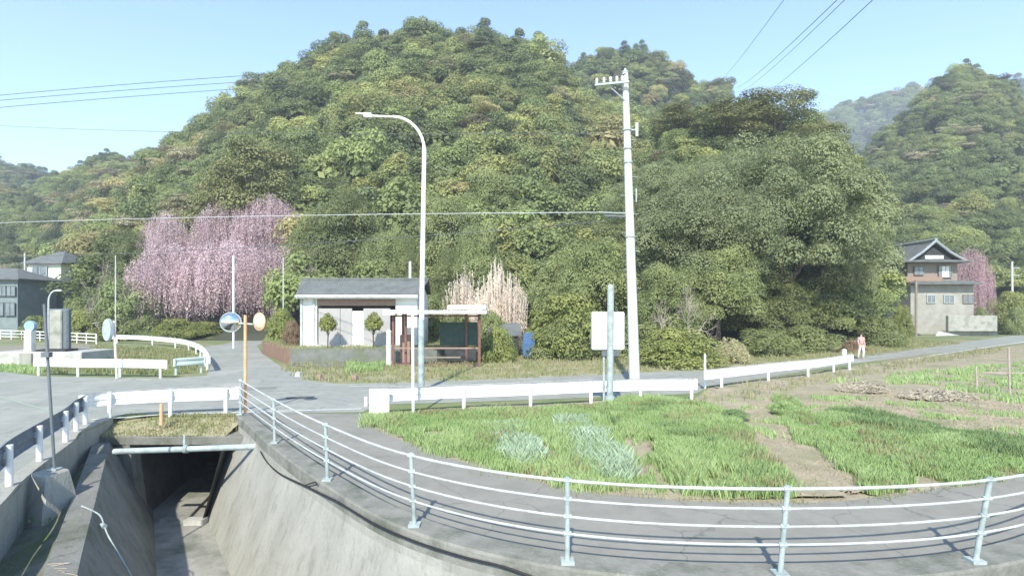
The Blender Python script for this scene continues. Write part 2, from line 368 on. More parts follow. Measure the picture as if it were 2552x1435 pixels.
# left wall, its mossy ledge and the bank wall below the road
LT = [Vector((-11.95, 16.75, -.5)), Vector((-10.57, 14.65, -.5)), Vector((-8.4, 11.35, -.5)), Vector((-6.2, 8.0, -.5)), Vector((-4.1, 5.0, -.5)), Vector((-2.0, 3.3, -.5))]
LT = catmull(LT, 5)
LN = normals(LT)
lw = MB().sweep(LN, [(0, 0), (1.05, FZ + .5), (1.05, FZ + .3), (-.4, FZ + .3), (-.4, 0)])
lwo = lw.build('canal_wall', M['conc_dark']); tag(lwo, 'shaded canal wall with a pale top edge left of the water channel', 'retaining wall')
ledge_poly = [(p.x, p.y) for p, n in LN]
led = MB(); vs = []; LE = catmull([Vector((x, y, 0)) for x, y in LEFTEDGE[::-1]], 5)
rs = np.random.RandomState(3)
A = [p - n * .36 for p, n in LN][::-1]; nA = 26
def resample(path, n):
    d = [0]
    for i in range(1, len(path)): d.append(d[-1] + (path[i] - path[i - 1]).length)
    out = []
    for k in range(n):
        t = d[-1] * k / (n - 1); j = max(i for i in range(len(d)) if d[i] <= t + 1e-9); j = min(j, len(path) - 2)
        f = (t - d[j]) / max(d[j + 1] - d[j], 1e-6); out.append(path[j].lerp(path[j + 1], min(f, 1)))
    return out
ra = resample(A, nA); rb = resample([p + Vector((-.3, 0, 0)) for p in LE], nA)
NJ = 9
for i in range(nA):
    for j in range(NJ):
        f = j / (NJ - 1); q = ra[i].lerp(rb[i], f)
        z = -.56 - .35 * math.sin(f * math.pi * .5) + (rs.rand() - .5) * .07
        vs.append((q.x, q.y, z))
led.add(vs, [(i * NJ + j, i * NJ + j + 1, (i + 1) * NJ + j + 1, (i + 1) * NJ + j) for i in range(nA - 1) for j in range(NJ - 1)])
M['moss'] = mat('moss_ground', (.11, .115, .085), (.20, .20, .155), 2.0, .95, .6, c=(.09, .12, .05), cscale=.8, bscale=14)
lo = led.build('ledge', M['moss'], smooth=True); lo['kind'] = 'structure'
bw = MB().sweep(normals(LE), [(.28, -.9), (.28, .05), (-.02, .05), (-.02, -1.3), (.28, -1.3)][::-1] if False else [(-.0, .05), (-.0, -1.4), (.30, -1.4), (.30, .05)])
tag(bw.build('road_edge_wall', M['conc']), 'low concrete edge wall under the guardrail at the left road edge', 'retaining wall')
# near bank wall
nb = catmull([Vector((x, y, 0)) for x, y in near_bank[::-1]], 4)
tag(MB().sweep(normals(nb), [(0, .0), (0, FZ - .1), (-.35, FZ - .1), (-.35, .0)]).build('bank_wall', M['conc']), 'concrete wall of the near canal bank under the camera', 'retaining wall')
# culvert
cv = thing('culvert', 'concrete box culvert opening under the road with dry grass on top', 'culvert', (-9.6, 16.4, -2.8))
pl, pr = (-10.75, 16.2), (-8.25, 16.2)
c_ = MB()
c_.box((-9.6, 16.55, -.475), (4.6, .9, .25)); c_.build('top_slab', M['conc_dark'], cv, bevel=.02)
M['culvert_in'] = mat('dark_concrete', (.07, .07, .065), (.11, .11, .10), 2, .9, .2)  # inner walls and ceiling in a darker concrete tone
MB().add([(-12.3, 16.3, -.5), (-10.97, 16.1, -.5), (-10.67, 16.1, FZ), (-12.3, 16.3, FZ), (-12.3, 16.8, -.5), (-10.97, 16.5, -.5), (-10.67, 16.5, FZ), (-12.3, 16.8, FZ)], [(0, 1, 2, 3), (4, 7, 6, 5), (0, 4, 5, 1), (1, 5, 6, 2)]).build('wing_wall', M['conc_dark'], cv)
def sidewall(x0, x1): return MB().add([(x0, 16.1, FZ), (x0 - 2.4, 27, FZ), (x1 - 2.4, 27, -.6), (x1, 16.1, -.6), (x0 - .4 * (1 if x1 < x0 else -1) , 16.1, FZ), (x1 + (.5 if x1 > x0 else -.5), 16.1, -.6)], [(0, 1, 2, 3)])
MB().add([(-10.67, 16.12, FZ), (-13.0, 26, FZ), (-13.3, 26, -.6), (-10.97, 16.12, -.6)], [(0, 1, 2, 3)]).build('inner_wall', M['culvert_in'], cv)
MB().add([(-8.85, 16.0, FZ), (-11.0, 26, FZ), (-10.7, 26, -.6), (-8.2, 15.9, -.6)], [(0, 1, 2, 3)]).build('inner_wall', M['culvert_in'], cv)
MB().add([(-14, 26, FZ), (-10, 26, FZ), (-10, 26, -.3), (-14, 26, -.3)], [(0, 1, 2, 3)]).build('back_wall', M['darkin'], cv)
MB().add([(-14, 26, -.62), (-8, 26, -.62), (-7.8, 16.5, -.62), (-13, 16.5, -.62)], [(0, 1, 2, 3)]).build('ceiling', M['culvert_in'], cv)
MB().box((-10.5, 19.6, FZ + .04), (.75, 7, .1), rz=.22).build('floor_step', M['floor'], cv)
MB().box((-9.0, 16.0, FZ + .07), (.55, .3, .14)).build('sill', M['conc_light'], cv)
# road shoulder strip above culvert
hb = MB()
gy = np.linspace(16.15, 17.75, 8)
xs_ = np.linspace(-12.4, -8.25, 22); vs = []
for yy in gy:
    for xx in xs_:
        f = (yy - 16.15) / 1.6; vs.append((xx, yy, -.36 + .34 * min(1, f * 1.15) + (rs.rand() - .5) * .05))
hb.add(vs, [(i * 22 + j, i * 22 + j + 1, (i + 1) * 22 + j + 1, (i + 1) * 22 + j) for i in range(7) for j in range(21)])
hb.build('shoulder', M['verge'], smooth=True)['kind'] = 'structure'

# ------------------------------------------------------------------ roads
def px(*pts): return [P(a, b)[:2] for a, b in pts]
road_poly = [(-6.6, 5.4)] + [(x - .15, y) for x, y in LEFTEDGE[::-1][1:]] + [(-12.2, 17.75), (-8.6, 17.75)] + px((905, 1026), (935, 1008), (1200, 1000), (1735, 980), (1765, 962), (2125, 906), (2300, 884), (2552, 854), (2950, 815)) \
    + px((2950, 806), (2552, 832), (2300, 866), (2110, 893), (1760, 920), (1480, 933), (1100, 950), (960, 953), (850, 957), (765, 946), (705, 916), (655, 882), (640, 862), (672, 842), (725, 822)) \
    + px((690, 820), (620, 840), (555, 858), (505, 864), (528, 905), (515, 935), (425, 943), (95, 937), (0, 925), (-700, 905)) + [(-60, 10), (-40, -20), (8, -20), (-3, 3)]
sheet('road', road_poly, -.004, M['asphalt'])
lane_in = [(p + n * .28) for p, n in WN]
field_edge = px((905, 1050), (960, 1080), (1030, 1108), (1100, 1134), (1200, 1165), (1300, 1192), (1500, 1230), (1700, 1246), (1800, 1251), (2000, 1252), (2100, 1248), (2300, 1222), (2552, 1178)) + [(13.5, 14.2), (23, 22)]
lane_poly = [(p.x, p.y) for p in lane_in] + field_edge[::-1] + px((905, 1030)) + [(-8.3, 17.8)]
sheet('lane', lane_poly, 0, M['lane'])
def strip(name, pts, w, z, m, kind='structure'):
    path = [Vector((*p[:2], z)) for p in pts]; nn = normals(path)
    b = MB().sweep([(Vector((p.x, p.y, 0)), n) for p, n in nn], [(-w / 2, z), (w / 2, z)], closed=False)
    o = b.build(name, m)
    if kind: o['kind'] = kind
    return o
strip('road_marking', px((225, 1046), (400, 1033), (590, 1027), (900, 1018)), .13, .004, M['line'])
strip('road_marking', px((-60, 978), (0, 990), (120, 1022), (170, 1040)), .13, .004, mat('worn_green_line', (.25, .30, .22), (.3, .34, .27), 5, .8))
strip('road_marking', px((2110, 921), (2200, 908), (2330, 884), (2552, 852)), .18, .006, M['line'])
strip('asphalt_patch', px((712, 992), (745, 990), (782, 989)), .5, .003, mat('dark_asphalt', (.09, .09, .085), (.12, .12, .11), 4, .9))
strip('asphalt_patch', px((380, 985), (520, 972), (690, 966)), .9, .002, mat('worn_asphalt', (.17, .175, .155), (.22, .22, .195), 3, .9))
strip('road_marking', px((870, 962), (1000, 962), (1230, 956), (1480, 944)), .10, .004, M['line'])
# field
fx0, fx1, fy0, fy1 = -5, 90, 9, 84
gx = np.linspace(-6, 70, 200); gy = np.linspace(9.2, 70, 220); GX, GY = np.meshgrid(gx, gy)
field_poly = field_edge[:-2] + [(13.5, 14.2), (60, 40), (75, 70)] + px((2950, 819), (2552, 858), (2300, 888), (2125, 912), (1770, 966), (1735, 990), (1200, 1010), (935, 1030))
ins = inpoly(GX.ravel(), GY.ravel(), field_poly)
def field_z(X, Y): return np.maximum(.02 + .035 * fbm(X, Y, 2.2, 9) + .010 * fbm(X, Y, .35, 4, 2), .002)
sheet('field_base', field_poly, -.002, M['soil'])
GZ = field_z(GX, GY)
idx = np.arange(GX.size).reshape(GX.shape)
F = np.stack([idx[:-1, :-1], idx[:-1, 1:], idx[1:, 1:], idx[1:, :-1]], -1).reshape(-1, 4)
F = F[ins[F].all(1)]
np_mesh('field', np.stack([GX, GY, GZ], -1).reshape(-1, 3), F, M['soil'], smooth=True)['kind'] = 'structure'
# verge between main road and buildings
verge_poly = px((705, 920), (765, 949), (850, 960), (960, 956), (1100, 953), (1480, 936), (1760, 923), (2110, 896), (2300, 868), (2552, 834), (2900, 808)) + [(60, 62), (30, 50), (10, 46), (-5, 44), (-16, 46)]
sheet('verge', verge_poly, -.008, M['verge'])
sheet('verge', px((-700, 903), (0, 923), (95, 933), (425, 939), (510, 932), (520, 905), (500, 868), (400, 855), (270, 850), (0, 862), (-700, 870)), -.008, M['meadow'])
sheet('plot', px((-700, 868), (0, 862), (240, 858), (250, 885), (0, 900), (-700, 900)), -.004, mat('bare_plot', (.20, .19, .14), (.26, .24, .18), 1, .95))

# ------------------------------------------------------------------ guardrails and fences
BEAM = [(0, .83), (.045, .80), (.045, .72), (.018, .67), (.018, .60), (.045, .55), (.045, .46), (0, .42)]
BEAM = BEAM + [(a - .014, b) for a, b in BEAM[::-1]]
def guardrail(label, path, posts, side=1, m=M['white'], bm=None, zs=1.0, group='white roadside guardrails', pr=.06, caps=True, nseg=6, extra=None):
    path = [Vector((p[0], p[1], 0)) for p in path]
    t = thing('guardrail', label, 'guardrail', path[0], group)
    pp = catmull(path, nseg) if len(path) > 2 else [path[0].lerp(path[1], k / 4) for k in range(5)]
    nn = [(p, n * side) for p, n in normals(pp)]
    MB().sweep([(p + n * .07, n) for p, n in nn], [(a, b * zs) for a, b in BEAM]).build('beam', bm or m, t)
    rp = resample(pp, 200)
    nr = normals(rp)
    for f in posts:
        k = int(f * 199); p = nr[k][0]
        MB().tube([(p.x, p.y, -.1), (p.x, p.y, .80 * zs)], pr, 10).build('post', m, t, smooth=True)
        n = nr[k][1] * side
        MB().box((p.x + n.x * .06, p.y + n.y * .06, .62 * zs), (.05, .05, .12)).build('bracket', m, t)
    if caps:
        for k in (0, -1):
            p, n = nn[k]; MB().tube([(p.x + n.x * .07, p.y + n.y * .07, .43 * zs), (p.x + n.x * .07, p.y + n.y * .07, .81 * zs)], .075, 10).build('end_cap', m, t, smooth=True)
    if extra: extra(t, nn)
    return t
gA = guardrail('guardrail seen from its shaded back along the left canal bank', [(-6.6, 5.6), (-8.62, 9.3), (-9.6, 10.95), (-10.98, 13.85), (-11.75, 15.2), (-12.15, 16.1)], [.08, .29, .46, .62, .78, .90, .98], side=1, bm=mat('shade_darkened_steel', (.11, .135, .17), (.17, .20, .24), 4, .6))  # galvanised beam steel, its colour darkened to carry the shade on the back
gB = guardrail('short white guardrail above the culvert mouth', [(-12.35, 16.2), P(265, 1045)[:2], P(415, 1035)[:2], P(560, 1029)[:2], P(592, 1027)[:2]], [.18, .55, .92], side=1)
def cend(t, nn):
    p = nn[0][0]; MB().box((p.x + .2, p.y - .02, .42), (.62, .12, .84)).build('end_panel', M['white'], t, bevel=.02)
gC = guardrail('long white guardrail between the grassy field and the main road', [P(930, 1036)[:2], P(1135, 1024)[:2], P(1297, 1017)[:2], P(1452, 1009)[:2], P(1590, 1003)[:2], P(1735, 1001)[:2]], [.03, .26, .46, .655, .82, .985], side=1, extra=cend)
gD = guardrail('white guardrail beside the road right of the utility pole', [P(1762, 972)[:2], P(1790, 968)[:2], P(1883, 955)[:2], P(1968, 944)[:2], P(2043, 935)[:2], P(2113, 922)[:2], P(2127, 920)[:2]], [.08, .345, .59, .80, .965], side=1)
gE = guardrail('straight white guardrail across the road behind the thin mirror pole', [P(92, 935)[:2], P(202, 938)[:2], P(297, 939)[:2], P(395, 941)[:2], P(417, 942)[:2]], [.02, .34, .64, .94], side=-1, zs=1.05)
gF = guardrail('white guardrail curving around the bend of the side road', [P(275, 855)[:2], P(340, 857)[:2], P(400, 862)[:2], P(455, 870)[:2], P(490, 884)[:2], P(508, 902)[:2], P(518, 926)[:2]], [.03, .2, .36, .50, .62, .72, .82, .90, .98], side=1)
gG = guardrail('short grey-green guardrail piece beside the end of the curved guardrail', [P(434, 934)[:2], P(470, 931)[:2], P(508, 927)[:2]], [.06, .9], side=-1, m=M['whiteg'])
# distant pipe fence left
pf = thing('pipe_fence', 'white three-rail pipe fence in front of the left houses', 'fence', P(-300, 850))
Lf = [P(-300, 838), P(0, 845), P(130, 851), P(240, 858)]
fp = catmull([Vector(p) for p in Lf], 5)
for z in (.95, .62, .3): MB().tube([(p.x, p.y, z) for p in fp], .05, 6).build('rail', M['white'], pf)
for p in resample(fp, 22): MB().tube([(p.x, p.y, -.1), (p.x, p.y, 1.02)], .05, 6).build('post', M['white'], pf)
# near pipe railing
pr_ = thing('pipe_railing', 'curving galvanised pipe railing with four rails on the canal wall', 'railing', (-8.3, 17.2, 0))
posts = [((-8.36, 17.3), (0, 0)), ((-5.75, 13.62), (-.03, .0)), ((-3.5, 10.66), (-.04, 0)), ((-1.46, 8.42), (-.055, 0)), ((.71, 7.2), (.0, 0)), ((3.27, 6.86), (.10, 0)), ((5.95, 7.22), (.20, 0)), ((8.6, 8.4), (.1, 0)), ((11.6, 10.3), (0, 0)), ((17, 14), (0, 0))]
for rz_, rr in ((1.05, .021), (.81, .016), (.59, .016), (.37, .016)):
    ctl = [Vector((b[0] + l[0] * rz_ / 1.1, b[1], rz_ + .055)) for b, l in posts]
    MB().tube(catmull(ctl, 8), rr, 8).build('rail', M['rail'], pr_, smooth=True)
for b, l in posts:
    r0 = .034
    MB().tube([(b[0], b[1], .03), (b[0] + l[0], b[1], 1.15)], r0, 10).build('post', M['galv'], pr_, smooth=True)
    MB().box((b[0], b[1] , .075), (.17, .17, .04)).build('base_plate', M['galv'], pr_)
    for z in (1.105, .865, .645, .425): MB().tube([(b[0] + l[0] * z / 1.15 - .05, b[1], z), (b[0] + l[0] * z / 1.15 + .05, b[1], z)], .036, 8).build('clamp', M['galv'], pr_, smooth=True)

# hose on the wall
face = []
for i in range(len(WN) - 1):
    for s in range(10):
        p = WN[i][0].lerp(WN[i + 1][0], s / 10); n = WN[i][1]
        for k in range(26):
            f = k / 25; a = -.19 - .86 * f; z = -.33 + (FZ + .33) * f
            q = p + n * a; face.append((q.x, q.y, z))
        for k in range(6):
            q = p + n * (-.17); face.append((q.x, q.y, .02 - .4 * k / 6))
face = np.array(face); fpx = 1276 + FPX * face[:, 0] / face[:, 1]; fpy = HOR - FPX * (face[:, 2] - CH) / face[:, 1]
def onwall(x, y, off=.05):
    i = int(np.argmin((fpx - x) ** 2 + (fpy - y) ** 2)); q = Vector(face[i]); q.x -= off * .6; q.y -= off * .6; return q
hose = [onwall(x, y) for x, y in ((652, 1125), (668, 1152), (700, 1180), (765, 1206), (800, 1226), (849, 1250), (935, 1302), (1035, 1346), (1150, 1385), (1260, 1410), (1352, 1434), (1440, 1460))]
tag(MB().tube(catmull(hose, 6), .016, 6).build('hose', M['black'], smooth=True), 'thin black hose sagging along the sunlit canal wall', 'hose')
hose2 = [onwall(x, y) for x, y in ((765, 1206), (790, 1196), (812, 1180))]
tag(MB().tube(catmull(hose2, 6), .014, 6).build('hose', M['black'], smooth=True), 'short black hose branch rising to the railing post on the canal wall', 'hose')
# pipe across the canal
wp = thing('water_pipe', 'pale grey water pipe crossing the canal before the culvert', 'pipe', (-10.3, 14.7, -.42))
A_, B_ = Vector((-10.45, 14.75, -.44)), Vector((-6.75, 14.85, -.33))
MB().tube([A_, A_.lerp(B_, .5), B_], .078, 14).build('pipe', M['galv'], wp, smooth=True)
MB().tube([A_.lerp(B_, .49), A_.lerp(B_, .515)], .11, 14).build('flange', M['galv'], wp, smooth=True)
mm = A_.lerp(B_, .49); MB().tube([mm, mm + Vector((-.05, .1, .36))], .03, 8).build('vent_pipe', M['galv'], wp, smooth=True)
MB().tube([B_ + Vector((-.05, 0, 0)), B_ + Vector((.12, .05, 0))], .1, 12).build('collar', M['galv'], wp, smooth=True)

# plinth + thin pole
ph = MB().add([(-9.6, 10.85, -1.0), (-8.85, 10.55, -1.0), (-8.75, 11.5, -1.0), (-9.6, 11.9, -1.0), (-9.58, 11.1, .04), (-9.1, 11.0, .04), (-9.05, 11.5, .04), (-9.55, 11.65, .04)],
    [(0, 1, 5, 4), (1, 2, 6, 5), (2, 3, 7, 6), (3, 0, 4, 7), (4, 5, 6, 7)]).build('concrete_footing', M['conc'], bevel=.03)
tag(ph, 'tapered concrete footing block carrying the thin pole by the canal', 'footing')
tp = thing('thin_pole', 'thin grey metal pole standing on the concrete footing block', 'pole', (-9.28, 11.4, .03))
MB().tube([(-9.28, 11.4, .03), (-9.49, 11.4, 3.4)], .028, 8).build('shaft', M['darkmetal'], tp, smooth=True)
MB().box((-9.41, 11.36, 2.38), (.16, .1, .10)).build('clamp', M['darkmetal'], tp)
MB().box((-9.28, 11.4, .06), (.18, .18, .03)).build('base_plate', M['galv'], tp)
# small white pipe down left
lf = np.array([tuple(LN[i][0].lerp(LN[i + 1][0], u) + LN[i][1] * (1.05 * f)) [:2] + (-.5 - 1.8 * f,) for i in range(len(LN) - 1) for u in np.linspace(0, .95, 12) for f in np.linspace(0, 1, 24)])
lx_, ly_ = 1276 + FPX * lf[:, 0] / lf[:, 1], HOR - FPX * (lf[:, 2] - CH) / lf[:, 1]
def onleft(x, y, off=.05): q = Vector(lf[int(np.argmin((lx_ - x) ** 2 + (ly_ - y) ** 2))]); return q + Vector((off, off * .4, off * .6))
wpipe = [P(203, 1260, -.44)] + [onleft(*v) for v in ((240, 1285), (252, 1312), (268, 1345), (312, 1435), (330, 1470), (350, 1500))]
wv = thing('drain_hose', 'thin white drain hose with a valve on the left canal wall', 'hose', wpipe[0])
MB().tube(catmull([Vector(p) for p in wpipe], 6), .014, 8).build('tube', M['galv'], wv, smooth=True)
q = wpipe[2]; MB().tube([(q[0] - .05, q[1], q[2]), (q[0] + .05, q[1] - .05, q[2])], .045, 10).build('valve', M['galv'], wv, smooth=True)
stk = MB()
for k in range(5):
    a = P(118 + k * 9, 1405 + k * 5, -.50); stk.tube([a, (a[0] + .12 + .2 * rs.rand(), a[1] + .3 * (rs.rand() - .5), a[2] + .05 * rs.rand())], .006, 5)
tag(stk.build('twig_pile', M['twig']), 'few pale dry twigs lying on the mossy ledge', 'twigs')

# ------------------------------------------------------------------ poles and lamps
def pole_thing(name, label, cat, base, group=None): return thing(name, label, cat, base, group)
# street lamp
b = P(1050, 975); b = (b[0], b[1], 0); s = FPX / b[1]
sl = thing('street_lamp', 'tall white street lamp with curved arm and flat lamp head', 'street lamp', b)
Hh = 11.15
pts = [(b[0], b[1], 0), (b[0] + .03, b[1], 4), (b[0] + .12, b[1], Hh - 1.5)]
for k in range(1, 9):
    a = R_(90 * k / 8); pts.append((b[0] + .12 - 1.25 * (1 - math.cos(a)), b[1], Hh - 1.5 + 1.35 * math.sin(a)))
MB().tube(pts, [.11, .10, .085] + [.06] * 8, 12).build('pole', M['white'], sl, smooth=True)
e = Vector(pts[-1]); MB().tube([e, e + Vector((-.75, 0, .03)), e + Vector((-.95, 0, .04))], .045, 10).build('arm', M['white'], sl, smooth=True)
MB().box(e + Vector((-1.0, 0, .03)), (.34, .2, .13)).build('lamp_neck', M['white'], sl, bevel=.02)
lh = MB().add([e + Vector(v) for v in ((-.85, -.14, .04), (-1.5, -.10, .10), (-1.5, .10, .10), (-.85, .14, .04), (-.85, -.14, .12), (-1.5, -.08, .14), (-1.5, .08, .14), (-.85, .14, .12))], [(0, 1, 2, 3), (4, 7, 6, 5), (0, 4, 5, 1), (1, 5, 6, 2), (2, 6, 7, 3), (3, 7, 4, 0)])
lh.build('lamp_head', M['white'], sl, bevel=.01)
MB().box((b[0] + .12, b[1] - .02, 8.05 - .0), (.1, .12, .22)).build('photocell_box', M['white'], sl)
MB().tube([(b[0], b[1], -.02), (b[0], b[1], 2.9)], .125, 12).build('sleeve', M['galv'], sl, smooth=True)
# thin white post
b = P(1030, 1037); wpst = thing('marker_post', 'slim white pole in front of the guardrail near the street lamp', 'pole', b)
MB().tube([b, (b[0] - .02, b[1], 3.1)], .045, 8).build('shaft', M['white'], wpst, smooth=True)
MB().lathe((b[0] - .02, b[1], 3.1), [(.05, 0), (.05, .04), (.02, .07)], 8).build('cap', M['white'], wpst)
# utility pole
b = (X_(1582, 24.3), 24.3, 0)
up_ = thing('utility_pole', 'tall pale concrete utility pole with crossarm behind the guardrail', 'utility pole', b)
top = (X_(1558, 24.3), 24.3, Z_(182, 24.3))
def upz(z, b=b, top=top): f = z / top[2]; return Vector((b[0] + (top[0] - b[0]) * f, b[1], z))
MB().tube([upz(0), upz(top[2] / 2), upz(top[2])], [.235, .185, .13], 18).build('shaft', M['pole'], up_, smooth=True)
za = Z_(213, 24.3)
MB().box((upz(za).x - .62, b[1] - .2, za), (1.45, .09, .09), rz=-.25).build('crossarm', M['galv'], up_)
MB().tube([upz(za - .75) + Vector((0, -.12, 0)), (upz(za).x - .75, b[1] - .08, za - .05)], .025, 6).build('brace', M['galv'], up_)
MB().tube([upz(za + .45) + Vector((0, -.12, 0)), (upz(za).x - 1.2, b[1] - .02, za + .05)], .03, 6).build('brace', M['wire'], up_)
for k, dx in enumerate((-1.25, -.95, -.68, -.42, -.2)):
    q = Vector((upz(za).x + dx, b[1] - .2 + (dx + .62) * -.25, za + .04))
    MB().lathe(q, [(.035, 0), (.075, .05), (.04, .09), (.085, .13), (.05, .17), (.07, .21), (.02, .25)], 10).build('insulator', M['white'], up_, smooth=True)
MB().lathe(upz(top[2]) - Vector((0, 0, .02)), [(.14, 0), (.15, .06), (.06, .14), (.03, .22)], 12).build('cap', M['galv'], up_, smooth=True)
for zz in (9.6, 10.2, 6.4, 11.0):
    MB().tube([upz(zz), upz(zz + .07)], .20 if zz > 9 else .225, 16).build('band', M['galv'], up_, smooth=True)
zt = Z_(325, 24.3)
MB().tube([(upz(zt).x + .42, b[1] - .05, zt - .28), (upz(zt).x + .42, b[1] - .05, zt + .3)], .06, 10).build('fuse_cutout', M['white'], up_, smooth=True)
MB().box((upz(zt).x + .25, b[1] - .05, zt), (.4, .06, .06)).build('bracket', M['galv'], up_)
MB().tube([(upz(7.3).x + .28, b[1] - .05, 7.9), (upz(7.3).x + .28, b[1] - .05, 8.5)], .035, 8).build('conduit', M['galv'], up_, smooth=True)
stp = MB()
for k in range(12):
    z = 1.8 + .8 * k; sgn = 1 if k % 2 else -1; stp.tube([upz(z), upz(z) + Vector((sgn * .38, -.05, 0))], .012, 5)
stp.build('step_bolts', M['galv'], up_)
zc = Z_(532, 24.3)
MB().tube([upz(zc), (upz(zc).x - 1.35, b[1] - .1, zc + .03)], .03, 6).build('lower_arm', M['galv'], up_)
MB().tube([upz(zc - .15), (upz(zc).x - 1.1, b[1] - .1, zc - .12)], .05, 8).build('cable_closure', M['darkmetal'], up_, smooth=True)
# green pole with white box
b = P(1520, 1010); s = FPX / b[1]
cp = thing('control_pole', 'grey-green steel pole carrying a white equipment box by the guardrail', 'pole', b)
MB().tube([b, (b[0] + .03, b[1], Z_(712, b[1]))], .115, 12).build('shaft', M['galv'], cp, smooth=True)
MB().tube([(b[0], b[1], 0), (b[0], b[1], .32)], .17, 12).build('base_collar', M['galv'], cp, smooth=True)
MB().lathe((b[0] + .03, b[1], Z_(712, b[1])), [(.10, 0), (.09, .03), (.03, .05)], 12).build('cap', M['galv'], cp)
MB().box((X_(1514, b[1] + .3), b[1] + .28, Z_(825, b[1])), (1.12, .34, 1.32)).build('equipment_box', M['white'], cp, bevel=.04)
MB().box((X_(1520, b[1] + .3), b[1] + .22, Z_(882, b[1])), (.62, .2, .2)).build('junction_box', M['darkmetal'], cp, bevel=.02)
MB().tube([(b[0] - .19, b[1] + .1, .1), (b[0] - .19, b[1] + .1, Z_(890, b[1]))], .04, 8).build('conduit', M['galv'], cp, smooth=True)
# orange mirror pole
b = (-8.33, 17.55, 0)
om = thing('traffic_mirror', 'orange pole with two round traffic mirrors at the canal corner', 'traffic mirror', b)
MB().tube([b, (b[0], b[1], Z_(785, b[1]))], .048, 12).build('pole', M['orange'], om, smooth=True)
def disc_mirror(pxx, pyy, Y, r, m, yaw):
    c = Vector(at(pxx, pyy, Y)); n = 24
    prof = [(0.0, .02), (r * .5, .05), (r * .85, .10), (r * .97, .14)]
    bm_ = MB(); vs = []; Mx = Matrix.Rotation(yaw, 3, 'Z')
    for rr, d in prof[1:]:
        for k in range(n):
            t = 2 * math.pi * k / n; vs.append(c + Mx @ Vector((rr * math.cos(t), d - .12, rr * math.sin(t))))
    vs.append(c + Mx @ Vector((0, -.11, 0)))
    fs = [(i * n + k, i * n + (k + 1) % n, (i + 1) * n + (k + 1) % n, (i + 1) * n + k) for i in range(2) for k in range(n)] + [(len(vs) - 1, (k + 1) % n, k) for k in range(n)]
    g_ = MB().add(vs, fs).build('mirror_face', m, om, smooth=True)
    ring = MB().tube([c + Mx @ Vector((r * math.cos(2 * math.pi * k / 24), .02, r * math.sin(2 * math.pi * k / 24))) for k in range(25)], .018, 6, caps=False).build('mirror_rim', M['orange'] if m is not M['mirror'] else M['galv'], om, smooth=True)
    MB().add([c + Mx @ Vector((r * math.cos(2 * math.pi * k / n), .05, r * math.sin(2 * math.pi * k / n))) for k in range(n)], [tuple(range(n))]).build('mirror_back', M['galv'], om)
M['amber'] = mat('pale_amber_back', (.62, .52, .34), (.70, .60, .42), 3, .4)
disc_mirror(575, 803, 17.5, .30, M['mirror'], .35)
disc_mirror(645, 801, 17.5, .27, M['amber'], -.5)
MB().tube([at(588, 806, 17.62), at(606, 806, 17.55), at(630, 808, 17.62)], .03, 8).build('arm', M['galv'], om, smooth=True)
# slim white pole + faint pole + far small poles
def slim(label, pxx, ptop, pbase, Y, r, m, name='slim_pole', zb=None):
    X = X_(pxx, Y); z0 = Z_(pbase, Y); t = thing(name, label, 'pole', (X, Y, z0))
    MB().tube([(X, Y, z0), (X, Y, Z_(ptop, Y))], r, 8).build('shaft', m, t, smooth=True)
    MB().lathe((X, Y, Z_(ptop, Y)), [(r, 0), (r * 1.2, .05), (r * .4, .12)], 8).build('cap', m, t)
    return t
slim('thin white pole rising before the pink cherry blossom', 582, 640, 868, 46, .085, M['white'])
slim('thinner grey pole beside the right edge of the cherry blossom', 706, 645, 860, 46, .05, M['rail'])
slim('faint slender pole left of the cherry blossom', 288, 640, 850, 52, .05, M['rail'])
slim('short white stake pole behind the house roof', 1022, 655, 800, 44, .10, M['white'])
slim('thin white marker rod in the gap between the two right guardrails', 1757, 888, 968, P(1757, 968)[1], .045, M['white'], 'marker_rod')
slim('grey wooden pole before the left houses', 62, 632, 812, 76, .11, M['rail'], 'wooden_pole')
slim('tan post standing on the verge left of the traditional house', 2283, 700, 838, 62, .13, M['wood'], 'wooden_pole')
slim('short white post behind the end of the right guardrail', 2104, 874, 893, 37, .14, M['white'], 'marker_post')
# oval mirror seen side on
b = P(291, 943); sm = thing('roadside_mirror', 'narrow grey mirror seen side-on with a red and white pole behind the guardrail', 'traffic mirror', b)
MB().tube([b, (b[0] - .35, b[1] + .3, Z_(800, b[1]))], .045, 8).build('pole', mat('pink_white_pole', (.72, .45, .42), (.80, .75, .73), 1.2, .6, stretch=(.2, .2, 1.5)), sm, smooth=True)
c = Vector(at(266, 822, b[1])); n = 20
vs = [c + Vector((.20 * math.cos(2 * math.pi * k / n), -.03, .52 * math.sin(2 * math.pi * k / n))) for k in range(n)] + [c + Vector((.22 * math.cos(2 * math.pi * k / n) + .05, .09, .54 * math.sin(2 * math.pi * k / n))) for k in range(n)]
MB().add(vs, [tuple(range(n)), tuple(range(n, 2 * n))[::-1]] + [(k, (k + 1) % n, (k + 1) % n + n, k + n) for k in range(n)]).build('mirror_plate', M['galv'], sm, bevel=.0)
